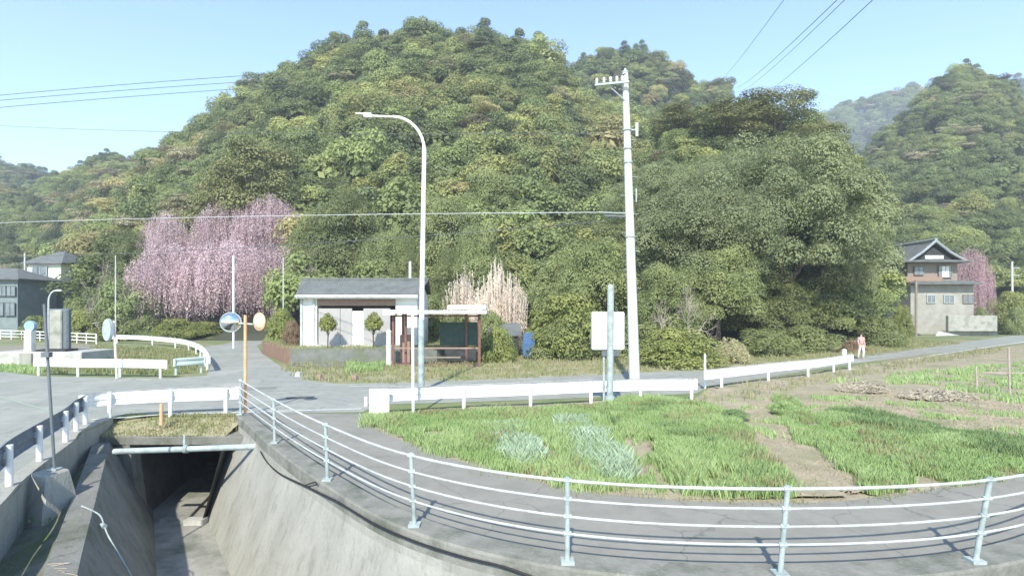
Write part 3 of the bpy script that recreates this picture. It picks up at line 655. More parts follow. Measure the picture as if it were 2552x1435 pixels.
# monument & cabinet on platform
Yp = 33.0
plat = MB().box((X_(140, Yp + .6), Yp + .6, .42), (5.0, 2.6, .84)); o = plat.build('platform', M['conc_light'], bevel=.04)
tag(o, 'low concrete platform under the stone monument on the left', 'platform')
mn = thing('stone_monument', 'upright pale stone slab with dark edge on the concrete platform', 'monument', (X_(145, Yp), Yp, .84))
MB().box((X_(141, Yp), Yp, .84 + 1.25), (.72, .24, 2.3)).build('face_slab', M['stone'], mn, bevel=.05)
MB().box((X_(143, Yp), Yp + .18, .84 + 1.27), (1.2, .34, 2.42)).build('dark_frame', M['darkmetal'], mn, bevel=.08)
MB().box((X_(143, Yp), Yp, .84 + .06), (1.7, 1.0, .14)).build('base', M['darkin'], mn, bevel=.02)
cb = thing('white_cabinet', 'pale green-white cabinet standing left of the stone monument', 'cabinet', (X_(93, Yp), Yp - .4, 0))
MB().box((X_(93, Yp), Yp - .5, 1.45), (.42, .4, 1.25)).build('body', M['plaster'], cb, bevel=.03)
MB().box((X_(92, Yp), Yp - .5, .42), (.7, .6, .7)).build('base', M['conc'], cb)
MB().tube([(X_(95, Yp), Yp - .62, 2.32), (X_(95, Yp), Yp - .42, 2.32)], .30, 18).build('round_plate', M['bluesign'], cb, smooth=True)
# small street lamp behind
Yq = 60; t = thing('small_street_lamp', 'small curved-arm street lamp above the stone monument', 'street lamp', (X_(122, Yq), Yq, 0))
pp = [at(122, 850, Yq), at(121, 760, Yq), at(124, 738, Yq), at(133, 726, Yq), at(150, 723, Yq)]
MB().tube(catmull([Vector(p) for p in pp], 5), .09, 8).build('pole', M['rail'], t, smooth=True)
MB().box(at(147, 724, Yq), (.55, .25, .16)).build('lamp_head', M['white'], t, bevel=.03)

# wires
def wire(label, a, c, sag, r, m, grp=None):
    a = Vector(a); c = Vector(c); pts = [a.lerp(c, k / 24) - Vector((0, 0, 4 * sag * (k / 24) * (1 - k / 24))) for k in range(25)]
    tag(MB().tube(pts, r, 5).build('overhead_wire', m), label, 'wire', grp)
for k, (x0, x1, y1, r) in enumerate(((1958, 1770, 215, .012), (2093, 1815, 225, .017), (2112, 1828, 232, .015), (2182, 1868, 250, .017))):
    wire(['leftmost faint overhead wire at the upper right', 'second overhead wire from the left at the upper right', 'third overhead wire from the left at the upper right', 'rightmost overhead wire at the upper right'][k], at(x0, -6, 22), at(x1, y1, 150), 1.0, r, M['wire'], 'wires crossing the upper right sky')
for k, (ya, yb) in enumerate(((232, 182), (244, 198), (262, 214))):
    wire(['top overhead wire reaching the hill from the left', 'middle overhead wire reaching the hill from the left', 'lowest overhead wire reaching the hill from the left'][k], at(-150, ya + 20, 105), at(720, yb, 125), -.3, .06, M['wire'], 'wires crossing the left sky')
za = Z_(532, 24.3)
b = P(402, 1058, -.1); t = MB().tube([b, (b[0], b[1], b[2] + .62)], .05, 10).build('marker_post', M['orange'], smooth=True); tag(t, 'short faded orange marker post in the dry grass above the culvert', 'marker post')
wire('pale wire running left from the lower arm of the utility pole', (upz(zc).x - 1.3, 24.2, zc + .03), at(-120, 560, 40), -.15, .020, M['wirel'], 'wires from the utility pole')
wire('dark wire running left just below the pale wire', (upz(zc).x - 1.0, 24.2, Z_(552, 24.3)), at(-120, 640, 44), .4, .017, M['wire'], 'wires from the utility pole')
wire('thin high wire running left from the middle of the utility pole', upz(Z_(332, 24.3)), at(-200, 300, 60), .5, .015, M['wire'], 'wires from the utility pole')
# ------------------------------------------------------------------ terrace, house, shelter
Yh = 36.0
terr = [(-13.3, 33.5), (-7.7, 33.6), (-4.6, 34.4), (-3.2, 37), (-3.0, 45), (-19.8, 45), (-18.4, 41.5)]
tw = thing('terrace_wall', 'low grey retaining wall carrying the lawn before the white house', 'retaining wall', (-13.3, 33.5, 0))
wl_ = MB()
for a, c2 in ((terr[0], terr[1]), (terr[1], terr[2]), (terr[2], terr[3])):
    p, q = Vector((*a, 0)), Vector((*c2, 0)); d = (q - p).normalized(); n = Vector((-d.y, d.x, 0))
    wl_.sweep([(p, n), (q, n)], [(0, -.1), (.2, -.1), (.2, .93), (0, .93)])
wl_.build('face', mat('grey_block_wall', (.13, .135, .12), (.19, .195, .17), 2.5, .9, .3, c=(.12, .145, .08), cscale=.8), tw)
p, q = Vector((-13.32, 33.45, 0)), Vector((-18.45, 41.5, 0)); d = (q - p).normalized(); n = Vector((d.y, -d.x, 0))
bwl = MB().sweep([(p, n), (q, n)], [(0, -.1), (.18, -.1), (.18, .95), (0, .95)]).build('brown_retaining_wall', M['brownwall'])
tag(bwl, 'rusty brown wall panel sloping beside the side road', 'retaining wall')
M['lawn'] = mat('lawn', (.15, .19, .07), (.25, .25, .12), 1.2, .95, .4, c=(.30, .27, .17), cscale=.4)
sheet('lawn', terr, .90, M['lawn'])
sheet('path', [(-13.3, 33.0), (-11.8, 32.2), (-8.6, 31.9), (-8.4, 33.2)], .02, mat('dark_pad', (.17, .175, .17), (.22, .22, .21), 2, .9))
hx0, hx1 = X_(748, Yh), X_(1040, Yh); zb = .9; ze = Z_(742, Yh); zr = Z_(697, Yh + 1.5)
hs = thing('house', 'single-storey white house with dark tiled roof and grey shutters', 'house', ((hx0 + hx1) / 2, Yh, zb))
xA, xB = X_(790, Yh), X_(986, Yh)
zl = Z_(768, Yh)
w_ = MB(); D = 4.6
w_.box(((hx0 + xA) / 2, Yh + D / 2, (zb + ze) / 2), (xA - hx0, D, ze - zb))
w_.box(((xB + hx1) / 2, Yh + D / 2, (zb + ze) / 2), (hx1 - xB, D, ze - zb))
w_.box(((xA + xB) / 2, Yh + D - .1, (zb + ze) / 2), (xB - xA, .2, ze - zb))
w_.build('wall', M['plaster'], hs)
MB().box(((xA + xB) / 2, Yh + .06, (zl + ze) / 2 + .08), (xB - xA, .1, ze - zl - .16)).build('lintel', M['brown'], hs)
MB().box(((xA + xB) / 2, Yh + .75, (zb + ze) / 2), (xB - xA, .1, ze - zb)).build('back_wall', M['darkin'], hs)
for k, (x0, x1) in enumerate(((792, 846), (847, 876))):
    MB().box(((X_(x0, Yh) + X_(x1, Yh)) / 2, Yh + .14, (zb + zl) / 2 - .0), (X_(x1, Yh) - X_(x0, Yh), .06, zl - zb - .02)).build('shutter', M['shutter'], hs)
MB().box((X_(896, Yh), Yh + .2, (zb + zl) / 2 - .08), (X_(916, Yh) - X_(877, Yh), .08, zl - zb - .2)).build('door', M['white'], hs, bevel=.01)
MB().box((X_(938, Yh), Yh + .14, (zb + zl) / 2 - .0), (X_(985, Yh) - X_(918, Yh), .06, zl - zb - .02)).build('shutter', M['shutter'], hs)
for xx in (752, 783): MB().box((X_(xx, Yh), Yh - .05, (zb + ze) / 2), (.12, .1, ze - zb)).build('pillar', M['rail'], hs)
MB().box(((hx0 + hx1) / 2, Yh - .05, zb + .06), (hx1 - hx0 - 1.3, .5, .12)).build('step', M['conc_light'], hs)
rf = MB(); n = 46; x0, x1 = hx0 - .1, hx1 + .12
vs = []
for i in range(n * 2 + 1):
    x = x0 + (x1 - x0) * i / (n * 2); bz = .035 if i % 2 else 0
    vs += [(x, Yh - .55, ze + .12 + bz), (x + (.25 - .5 * i / (2 * n)) * -1.6, Yh + 1.5, zr + bz), (x, Yh + D + .5, ze + .3 + bz)]
rf.add(vs, [(i * 3 + j, i * 3 + j + 1, i * 3 + j + 4, i * 3 + j + 3) for i in range(2 * n) for j in range(2)])
rfo = rf.build('roof', M['tile'], hs)
MB().box(((x0 + x1) / 2, Yh + 1.5, zr + .05), (x1 - x0 + .8, .22, .14)).build('ridge_cap', M['tile'], hs)
MB().add([(x0 + .08, Yh, ze), (x0 + .08, Yh + D, ze), (x0 + .08, Yh + 1.5, zr - .04)], [(0, 1, 2)]).add([(x1 - .1, Yh, ze), (x1 - .1, Yh + D, ze), (x1 - .1, Yh + 1.5, zr - .04)], [(0, 2, 1)]).build('gable', M['plaster'], hs)
MB().box(((x0 + x1) / 2, Yh - .42, ze + .02), (x1 - x0, .12, .17)).build('fascia', M['white'], hs)
MB().tube([(x0, Yh - .58, ze + .09), (x1, Yh - .58, ze + .09)], .07, 8).build('gutter', M['white'], hs, smooth=True)
MB().box(((x0 + x1) / 2, Yh - .2, ze - .03), (x1 - x0 - .1, .5, .04)).build('soffit', M['plaster'], hs)
# white flower trellis / bed left of the house
# shelter
Ys = 32.4
sh = thing('shelter', 'open roadside shelter with rusty red frame and flat white roof', 'shelter', (X_(1085, Ys), Ys, 0))
zt_ = Z_(782, Ys)
xs = [X_(v, Ys) for v in (980, 1195)]
for x, y in ((xs[0], Ys), (X_(1008, Ys), Ys + .4), (xs[1], Ys), (X_(1156, Ys), Ys + 1.9), (xs[1] - .15, Ys + 1.9), (xs[0] + .2, Ys + 1.9)):
    MB().box((x, y, zt_ / 2), (.13, .13, zt_)).build('post', M['rust'], sh)
MB().box(((xs[0] + xs[1]) / 2 + .05, Ys + .95, zt_ + .1), (xs[1] - xs[0] + .75, 2.9, .2)).build('roof', M['white'], sh, bevel=.02)
MB().box((xs[0] - .15, Ys - .1, zt_ + .08), (.7, .8, .3)).build('roof_box', M['white'], sh, bevel=.02)
MB().box((xs[1] - .8, Ys + 1.3, zt_ + .38), (2.3, 1.2, .26)).build('roof_hood', M['plaster'], sh, bevel=.05)
for z in (zt_ - .12, 1.05, .12):
    MB().box(((xs[0] + xs[1]) / 2, Ys, z), (xs[1] - xs[0], .06, .09)).build('beam', M['rust'] if z != 1.05 else M['brown'], sh)
MB().box((X_(1135, Ys), Ys + 1.95, 1.8), (2.3, .05, 1.4)).build('back_panel', M['greenpanel'], sh)
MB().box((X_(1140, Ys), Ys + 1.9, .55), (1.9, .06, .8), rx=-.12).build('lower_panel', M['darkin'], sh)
MB().box((X_(1000, Ys), Ys + 1.6, .9), (.7, .5, 1.7)).build('locker', M['brown'], sh, bevel=.02)
MB().box(((xs[0] + xs[1]) / 2, Ys + 1.2, .42), (2.6, .45, .06)).build('bench', M['wood'], sh)
tag(MB().lathe((X_(970, Ys), Ys - .1, 0.02), [(.13, 0), (.15, .1), (.14, 1.9), (.16, 2.0), (.05, 2.1)], 12).build('white_cylinder', M['plaster'], smooth=True), 'pale upright cylinder tank beside the left post of the shelter', 'tank')
# stones and grate by the junction
for (a, b_, sx, lab) in ((745, 937, .55, 'pale broken kerb stone at the corner of the side road'), (796, 944, .5, 'small dark drain box left at the road edge'), (884, 946, .5, 'small dark drain box right of the other one')):
    q = P(a, b_); bm_ = MB().add([(q[0] + sx * .5 * math.cos(t) * random.uniform(.8, 1), q[1] + .3 * math.sin(t), -.05) for t in [k * 1.047 for k in range(6)]] + [(q[0] + sx * .3 * math.cos(t + .2), q[1] + .2 * math.sin(t), .22) for t in [k * 1.047 for k in range(6)]], [tuple(range(6, 12))] + [(k, (k + 1) % 6, (k + 1) % 6 + 6, k + 6) for k in range(6)])
    tag(bm_.build('kerb_stone' if 'stone' in lab else 'drain_box', M['conc_light'] if 'stone' in lab else M['brown'], bevel=.02), lab, 'stone' if 'stone' in lab else 'drain box')
for k, (a, b_) in enumerate(((1195, 952), (1275, 950))): pass
# corner kerb slabs near guardrail C left end
for (a, b_, lab) in ((912, 998, 'small white reflector post at the left end of the long guardrail'),):
    q = P(a, 1012); o = MB().tube([(q[0], q[1], 0), (q[0], q[1], .32)], .06, 8).build('reflector_post', M['white'], smooth=True); tag(o, lab, 'reflector')
# blue tarp & grey shed roof
Yt = 37
t = MB().add([(X_(1303, Yt), Yt, .2), (X_(1332, Yt), Yt + .2, .1), (X_(1335, Yt), Yt + .4, 1.2), (X_(1328, Yt), Yt + .5, 1.75), (X_(1306, Yt), Yt + .3, 1.7), (X_(1301, Yt), Yt + .1, 1.0), (X_(1303, Yt), Yt + 1.2, .2), (X_(1332, Yt), Yt + 1.2, .1), (X_(1330, Yt), Yt + 1.2, 1.6), (X_(1305, Yt), Yt + 1.2, 1.6)],
    [(0, 1, 2, 5), (5, 2, 3, 4), (1, 7, 8, 3, 2), (0, 5, 4, 9, 6), (4, 3, 8, 9), (6, 7, 8, 9)])
tag(t.build('blue_tarp', M['blue'], bevel=.03), 'blue tarpaulin hanging over a heap beside the shrubs', 'tarpaulin')
sr = thing('shed', 'small shed with sagging grey sheet roof left of the blue tarpaulin', 'shed', (X_(1255, 38), 38, 0))
MB().add([(X_(1212, 38), 38, 1.55), (X_(1300, 38), 38.2, 1.5), (X_(1296, 39), 40, 2.3), (X_(1222, 39), 40, 2.35), (X_(1212, 38), 38, 1.49), (X_(1300, 38), 38.2, 1.44), (X_(1296, 39), 40, 2.24), (X_(1222, 39), 40, 2.29)], [(0, 1, 2, 3), (4, 7, 6, 5), (0, 4, 5, 1), (1, 5, 6, 2), (2, 6, 7, 3), (3, 7, 4, 0)]).build('roof', M['tile'], sr)
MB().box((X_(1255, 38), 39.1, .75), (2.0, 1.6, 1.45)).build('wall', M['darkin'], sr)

# ------------------------------------------------------------------ distant houses
def hip_roof(x0, x1, y0, y1, z, h, ov=.5, ridge=.35):
    x0 -= ov; x1 += ov; y0 -= ov; y1 += ov; cx0 = x0 + (x1 - x0) * ridge; cx1 = x1 - (x1 - x0) * ridge; cy = (y0 + y1) / 2
    return MB().add([(x0, y0, z), (x1, y0, z), (x1, y1, z), (x0, y1, z), (cx0, cy, z + h), (cx1, cy, z + h), (x0, y0, z - .18), (x1, y0, z - .18), (x1, y1, z - .18), (x0, y1, z - .18)],
        [(0, 1, 5, 4), (1, 2, 5), (2, 3, 4, 5), (3, 0, 4), (0, 6, 7, 1), (1, 7, 8, 2), (2, 8, 9, 3), (3, 9, 6, 0), (6, 9, 8, 7)])
def window(par, x, y, z, w, h, fm=None, gm=None):
    y -= .16
    f = MB()
    for dx, dz, sx, sz in ((0, h / 2, w + .1, .07), (0, -h / 2, w + .1, .07), (-w / 2, 0, .07, h), (w / 2, 0, .07, h), (0, 0, .05, h)): f.box((x + dx, y - .05, z + dz), (sx, .08, sz))
    fo = f.build('window', fm or M['rail'], par)
    g_ = MB().box((x, y - .02, z), (w, .04, h)).build('pane', gm or M['glass'], None); g_.parent = fo
    return fo
Y1 = 78
h1 = thing('house', 'two-storey cream house with grey hipped roof at the far left', 'house', (X_(110, Y1), Y1, 0))
a0, a1 = X_(70, Y1), X_(152, Y1); ze1 = Z_(655, Y1)
MB().box(((a0 + a1) / 2, Y1 + 3, (ze1 + Z_(700, Y1)) / 2), (a1 - a0, 6, ze1 - Z_(700, Y1))).build('wall', M['cream'], h1)
MB().box(((a0 + a1) / 2, Y1 + 3, Z_(700, Y1) / 2), (a1 - a0 + .1, 6.1, Z_(700, Y1) + .01)).build('lower_wall', M['greywall'], h1)
hip_roof(a0, a1, Y1, Y1 + 6, ze1, Z_(622, Y1) - ze1, .6, .42).build('roof', M['tile'], h1)
hip_roof(a0 - .3, a1 + .3, Y1 - .8, Y1 + 1, Z_(703, Y1), .5, .3, .1).build('lower_roof', M['tile'], h1)
window(h1, X_(102, Y1), Y1, Z_(675, Y1), 1.9, 1.3); window(h1, X_(90, Y1), Y1, Z_(755, Y1), 1.6, 1.4); window(h1, X_(130, Y1), Y1, Z_(755, Y1), 1.2, 1.3)
window(h1, X_(77, Y1), Y1, Z_(678, Y1), .6, 1.2, M['white'], M['white'])
Y2 = 70
h2 = thing('house', 'grey-green house with low tiled roof cut by the left edge', 'house', (X_(0, Y2), Y2, 0))
a0, a1 = X_(-150, Y2), X_(44, Y2); z2 = Z_(694, Y2)
MB().box(((a0 + a1) / 2, Y2 + 3, z2 / 2), (a1 - a0, 6, z2)).build('wall', mat('grey_green_wall', (.15, .185, .185), (.21, .245, .24), 1, .85), h2)
hip_roof(a0, a1, Y2, Y2 + 6, z2, Z_(664, Y2) - z2, .6, .3).build('roof', M['tile'], h2)
for x in (8, 30, -40): window(h2, X_(x, Y2), Y2, Z_(725, Y2), 1.1, 1.2, M['darkmetal'])
for x in (0, 28): window(h2, X_(x, Y2), Y2, Z_(770, Y2), 1.2, 1.6, M['darkmetal'])
# traditional house right
Y3 = 74
h3 = thing('house', 'traditional two-storey house with gabled grey tile roof on the right', 'house', (X_(2310, Y3), Y3, 0))
a0, a1 = X_(2262, Y3), X_(2386, Y3); zu = Z_(652, Y3); zm = Z_(706, Y3); z3 = Z_(800, Y3)
b0 = X_(2268, Y3); b1 = X_(2425, Y3)
MB().box(((a0 + a1) / 2, Y3 + 3, (zu + zm) / 2), (a1 - a0, 6, zu - zm)).build('upper_wall', M['wood'], h3)
MB().box(((b0 + b1) / 2, Y3 + 3, zm / 2), (b1 - b0, 6.2, zm)).build('lower_wall', mat('weathered_grey_plaster', (.27, .26, .22), (.36, .35, .30), 1.2, .9), h3)
MB().box((X_(2300, Y3), Y3 - .2, (zm + zu) / 2 - .9), (4.8, .12, .7)).build('balcony_rail', M['brown'], h3)
r3 = MB(); cx = X_(2322, Y3); g0, g1 = X_(2255, Y3), X_(2392, Y3); zk = Z_(600, Y3)
r3.add([(g0, Y3 - .8, zu), (cx, Y3 - .5, zk - .25), (g1, Y3 - .8, zu), (g0, Y3 + 7, zu), (cx, Y3 + 7, zk), (g1, Y3 + 7, zu), (g0 - .1, Y3 - .9, zu - .15), (g1 + .1, Y3 - .9, zu - .15)],
       [(0, 1, 4, 3), (1, 2, 5, 4)])
r3.build('gable_roof', M['tile'], h3)
rb_ = MB()
for s_, e_ in (((g0 - .15, Y3 - .95, zu - .05), (cx, Y3 - .7, zk - .1)), ((cx, Y3 - .7, zk - .1), (g1 + .15, Y3 - .95, zu - .05))): rb_.tube([s_, ((s_[0] + e_[0]) / 2, s_[1], (s_[2] + e_[2]) / 2 - .12), e_], .17, 6)
rb_.tube([(cx, Y3 - .8, zk + .1), (cx, Y3 + 7, zk + .1)], .2, 6)
rb_.build('ridge_tiles', M['greywall'], h3)
MB().add([(g0 + .9, Y3 - .3, zu), (g1 - .9, Y3 - .3, zu), (cx, Y3 - .3, zk - .9)], [(0, 1, 2)]).build('gable', M['darkin'], h3)
MB().box((cx, Y3 - .42, zu + .55), (2.4, .1, .45)).build('gable_vent', M['plaster'], h3)
hip_roof(X_(2238, Y3), a1 + .6, Y3 - 1.2, Y3 + 6, zu + .02, .75, .3, .12).build('eaves_roof', M['tile'], h3)
hip_roof(b0, b1, Y3 - 1.0, Y3 + 2, zm, .5, .3, .1).build('lean_to_roof', M['tile'], h3)
hip_roof(X_(2236, Y3), X_(2300, Y3), Y3 + 1.5, Y3 + 7, zu + .3, 1.7, .2, .3).build('side_roof', M['tile'], h3)
window(h3, X_(2353, Y3), Y3, Z_(677, Y3), 1.7, 1.5, M['wood'], M['glass'])
MB().box((X_(2353, Y3), Y3 - .2, Z_(677, Y3)), (.9, .08, 1.5)).build('white_screen', M['white'], h3)
window(h3, X_(2318, Y3), Y3, Z_(745, Y3), 1.1, 1.0); window(h3, X_(2362, Y3), Y3, Z_(745, Y3), 1.3, 1.0); window(h3, X_(2288, Y3), Y3, Z_(675, Y3), 1.2, 1.0, M['wood'])
window(h3, X_(2410, Y3), Y3, Z_(745, Y3), 1.3, 1.1, M['wood'])
# stone wall & pale yard bank
Y4 = 70
sw = MB().box(((X_(2360, Y4) + X_(2482, Y4)) / 2, Y4, Z_(786, Y4) / 2 - .05), (X_(2482, Y4) - X_(2360, Y4), .5, Z_(786, Y4) + .1)).build('stone_wall', M['stone'], bevel=.05)
tag(sw, 'light mottled stone wall in front of the traditional house', 'stone wall')
pv = MB().add([(*P(2330, 838)[:2], .03), (*P(2480, 834)[:2], .03), (X_(2500, 69), 69, .6), (X_(2340, 69), 69, .6)], [(0, 1, 2, 3)]).build('yard_slope', M['conc_light']); pv['kind'] = 'structure'
t = thing('utility_pole', 'small distant utility pole with short crossarms at the right edge', 'utility pole', (X_(2522, 80), 80, 0))
MB().tube([(X_(2524, 80), 80, 0), (X_(2522, 80), 80, Z_(652, 80))], .13, 8).build('shaft', M['pole'], t, smooth=True)
for zz in (668, 686): MB().box((X_(2530, 80), 80, Z_(zz, 80)), (1.2, .1, .12)).build('crossarm', M['galv'], t)

# field stakes, wire, straw heaps
for a, b_, tp_ in ((2435, 975, 915), (2517, 985, 866)):
    q = P(a, b_); t = MB().tube([q, (q[0] - .05, q[1], Z_(tp_, q[1]))], .035, 7).build('stake', M['twig'], smooth=True)
    tag(t, 'shorter pale stake in the right field' if a < 2500 else 'taller pale stake with a crosspiece in the right field', 'stake')
q = P(2517, 985); MB_ = MB().tube([(q[0] - 1.1, q[1], Z_(928, q[1])), (q[0] + .8, q[1], Z_(930, q[1]))], .02, 6).build('crosspiece', M['twig'], None)
tag(MB_, 'thin horizontal rod tied across the taller stake', 'rod')
def heap(label, a, b_, w, h, m=M['reed']):
    q = P(a, b_); n_ = 6000; r = np.random.RandomState(int(a))
    th = r.rand(n_) * 6.283; rr = np.sqrt(r.rand(n_)); x = q[0] + rr * np.cos(th) * w / 2; y = q[1] + rr * np.sin(th) * w / 3.2
    z = np.sqrt(1 - rr ** 2) * h * (1 + .18 * np.sin(th * 3) + .1 * np.sin(th * 7 + 1)) * r.rand(n_) ** .35 + .06
    L = .11; a1_ = r.rand(n_) * 6.283; dx = np.cos(a1_) * L; dy = np.sin(a1_) * L; dz = (r.rand(n_) - .5) * .12
    V = np.stack([np.stack([x - dx, y - dy, z - dz], -1), np.stack([x + dx, y + dy, z + dz], -1), np.stack([x + dx * .2, y + dy * .2, z + .03 + dz], -1)], 1).reshape(-1, 3)
    o = np_mesh('straw_heap', V, np.arange(len(V)).reshape(-1, 3), m, attrs={'v': np.repeat(r.rand(n_), 3)}); tag(o, label, 'straw heap')
M['straw'] = mat('straw', (.30, .265, .20), (.44, .39, .30), attr='v', rough=.9)
heap('rounded heap of dry straw at the back of the field', 2150, 978, 1.9, .3, M['straw']); heap('long low heap of dry straw right of the rounded one', 2335, 994, 2.6, .2, M['straw'])
heap('pale tan straw bale heap under the trees beside the right guardrail', 1822, 905, 2.3, 1.25, mat('pale_straw', (.26, .25, .13), (.42, .39, .22), attr='v', rough=.9))

# ------------------------------------------------------------------ grass
def blades(name, poly, n, h, w, m, seed=1, zf=None, lean=.5, kind='stuff', label=None, cat=None, clump=.0, thr=None, vbias=None):
    r = np.random.RandomState(seed); A = np.array([p[:2] for p in poly]); x0, y0 = A.min(0); x1, y1 = A.max(0)
    X = x0 + (x1 - x0) * r.rand(n * 3); Y = y0 + (y1 - y0) * r.rand(n * 3); jx = .22 * fbm(X, Y, .8, seed + 9) + r.normal(size=len(X)) * .09; ok = inpoly(X + jx, Y + jx * .7, poly)
    if thr is not None: ok &= fbm(X, Y, .9, seed) > thr
    X, Y = X[ok][:n], Y[ok][:n]; k = len(X)
    pat = fbm(X, Y, 1.4, seed + 3)
    hh = h * (.45 + .75 * r.rand(k)) * np.clip(1 + .45 * pat, .4, 1.7)
    Z = zf(X, Y) if zf else np.zeros(k)
    th = r.rand(k) * 6.283; ww = w * (.6 + .8 * r.rand(k)); bx, by = np.cos(th) * ww / 2, np.sin(th) * ww / 2
    la = r.rand(k) * 6.283; lx, ly = np.cos(la) * hh * lean * r.rand(k), np.sin(la) * hh * lean * r.rand(k)
    V = np.stack([np.stack([X - bx, Y - by, Z - .02], -1), np.stack([X + bx, Y + by, Z - .02], -1), np.stack([X + lx * .4 + bx * .7, Y + ly * .4 + by * .7, Z + hh * .6], -1), np.stack([X + lx, Y + ly, Z + hh], -1)], 1).reshape(-1, 3)
    v = np.clip(.5 + .28 * pat + .35 * (r.rand(k) - .5), 0, 1)
    o = np_mesh(name, V, np.arange(len(V)).reshape(-1, 4), m, attrs={'v': np.repeat(v, 4)})
    if kind: o['kind'] = kind
    if label: o['label'] = label
    if cat: o['category'] = cat
    return o
gA1 = px((898, 1044), (960, 1040), (1100, 1036), (1230, 1030), (1480, 1018), (1530, 1070), (1560, 1120), (1620, 1180), (1670, 1232), (1500, 1226), (1300, 1188), (1200, 1160), (1100, 1130), (1000, 1094))
gA2 = px((1480, 1018), (1560, 1000), (1700, 1008), (1790, 1020), (1850, 1062), (1880, 1120), (1930, 1180), (1985, 1246), (1800, 1245), (1706, 1238), (1650, 1165), (1590, 1105), (1535, 1060))
gB = px((1930, 990), (1985, 1002), (2010, 1040), (2110, 1045), (2240, 1062), (2380, 1090), (2500, 1118), (2600, 1140), (2640, 1180), (2300, 1222), (2170, 1238), (2130, 1190), (2060, 1140), (1990, 1090), (1950, 1040))
blades('grass', gA1, 80000, .16, .013, M['grass'], 11, field_z, thr=-.75, label='bright green grass at the left end of the field', cat='grass')
blades('grass', gA2, 90000, .20, .013, M['grass'], 12, field_z, thr=-.6, label='taller bright green grass in the middle of the field', cat='grass')
blades('grass', gB, 80000, .16, .015, M['grass'], 13, field_z, thr=-.4, label='green crop strip on the right of the field', cat='grass')
blades('grass', px((2050, 1028), (2140, 1026), (2300, 1062), (2480, 1096), (2600, 1118), (2600, 1160), (2400, 1120), (2250, 1085), (2120, 1060)), 22000, .20, .018, M['grass_dk'], 14, field_z, label='darker crop row at the upper edge of the right crop strip', cat='crop')
blades('grass', gA1 + [], 4000, .20, .014, M['grass_mix'], 51, field_z, label='straw-coloured stalks mixed in the left grass', cat='weeds', thr=.1)
blades('grass', gA2, 5000, .24, .014, M['grass_mix'], 52, field_z, label='straw-coloured stalks mixed in the middle grass', cat='weeds', thr=.05)
blades('grass', gB, 7000, .20, .016, M['grass_mix'], 53, field_z, label='straw-coloured stalks mixed in the right crop strip', cat='weeds', thr=0)
blades('grass', gA2, 14000, .22, .018, M['grass_dk'], 19, field_z, label='dark leafy weeds among the tall grass', cat='weeds', thr=.35)
for k, row in enumerate(([(1215, 1065), (1270, 1060), (1345, 1110), (1370, 1175), (1300, 1165), (1245, 1120)], [(1380, 1050), (1460, 1040), (1530, 1110), (1600, 1190), (1560, 1212), (1480, 1190), (1420, 1120)])):
    blades('vegetable_row', px(*row), 4200 if k == 0 else 8000, .20, .015, M['leek'], 21 + k, field_z, lean=.8, label=['silvery onion rows in the grass left of the field centre', 'wider silvery onion patch right of the other one'][k], cat='crop')
blades('grass', px((2050, 960), (2250, 930), (2552, 905), (2800, 920), (2800, 1010), (2552, 1010), (2440, 1000), (2300, 965), (2180, 955)), 20000, .18, .04, M['grass'], 15, field_z, thr=.1, label='patchy weeds at the back of the right field', cat='weeds')
blades('grass', px((1740, 998), (1770, 975), (2125, 918), (2300, 892), (2500, 866), (2500, 880), (2250, 920), (2050, 960), (1900, 985), (1790, 1030)), 12000, .22, .04, M['grass_mix'], 16, field_z, thr=-.1, label='short roadside grass below the right guardrail', cat='grass')
blades('grass', px((935, 1036), (1735, 1000), (1740, 1018), (1480, 1022), (1230, 1034), (960, 1046)), 9000, .14, .02, M['grass_mix'], 17, field_z, label='short grass along the foot of the long guardrail', cat='grass')
blades('grass', px((898, 1046), (1100, 1132), (1300, 1190), (1500, 1228), (1800, 1249), (2100, 1246), (2300, 1220), (2552, 1176), (2552, 1184), (2300, 1232), (2100, 1258), (1800, 1262), (1500, 1240), (1300, 1198), (1100, 1139)), 7000, .09, .018, M['grass_mix'], 18, label='ragged grass fringe where the field meets the lane', cat='grass', thr=-.3)
blades('grass', [(-12.3, 16.1), (-8.15, 16.1), (-8.3, 17.7), (-12.3, 17.7)], 4200, .09, .02, M['grass_mix'], 31, lambda X, Y: -.36 + .34 * np.clip((Y - 16.15) / 1.4, 0, 1), label='dry yellow grass on top of the culvert', cat='grass')
blades('grass', px((705, 922), (765, 949), (960, 956), (1480, 936), (2110, 896), (2300, 868), (2400, 856), (2300, 848), (1900, 862), (1500, 880), (1300, 870), (970, 905), (720, 905)), 42000, .20, .045, M['grass_mix'], 32, thr=-.25, label='dry and green verge grass beyond the main road', cat='grass')
blades('grass', terr, 9000, .16, .03, M['grass_mix'], 33, lambda X, Y: np.full(len(X), .9), label='short lawn grass around the white house', cat='grass')
blades('grass', px((860, 906), (955, 903), (950, 925), (870, 930)), 4500, .3, .03, M['grass'], 34, label='bright green tuft below the terrace wall', cat='grass')
blades('grass', px((-200, 905), (90, 905), (100, 930), (-200, 920)), 6000, .2, .04, M['grass'], 35, label='green grass strip left of the straight guardrail', cat='grass')
blades('grass', px((230, 862), (480, 872), (510, 925), (430, 936), (100, 932), (100, 905), (230, 890)), 12000, .25, .05, M['grass_mix'], 36, thr=-.1, label='weeds in the bend behind the guardrails', cat='weeds')
blades('moss', [(p.x, p.y) for p in ra] + [(p.x, p.y) for p in rb[::-1]], 5000, .045, .02, M['grass_dk'], 37, lambda X, Y: np.full(len(X), -.72), thr=.2, label='moss and tiny weeds on the shaded ledge', cat='moss')
blades('grass', field_poly, 26000, .10, .03, M['grass_mix'], 41, field_z, thr=.05, label='thin patchy weeds scattered over the soil of the field', cat='weeds')
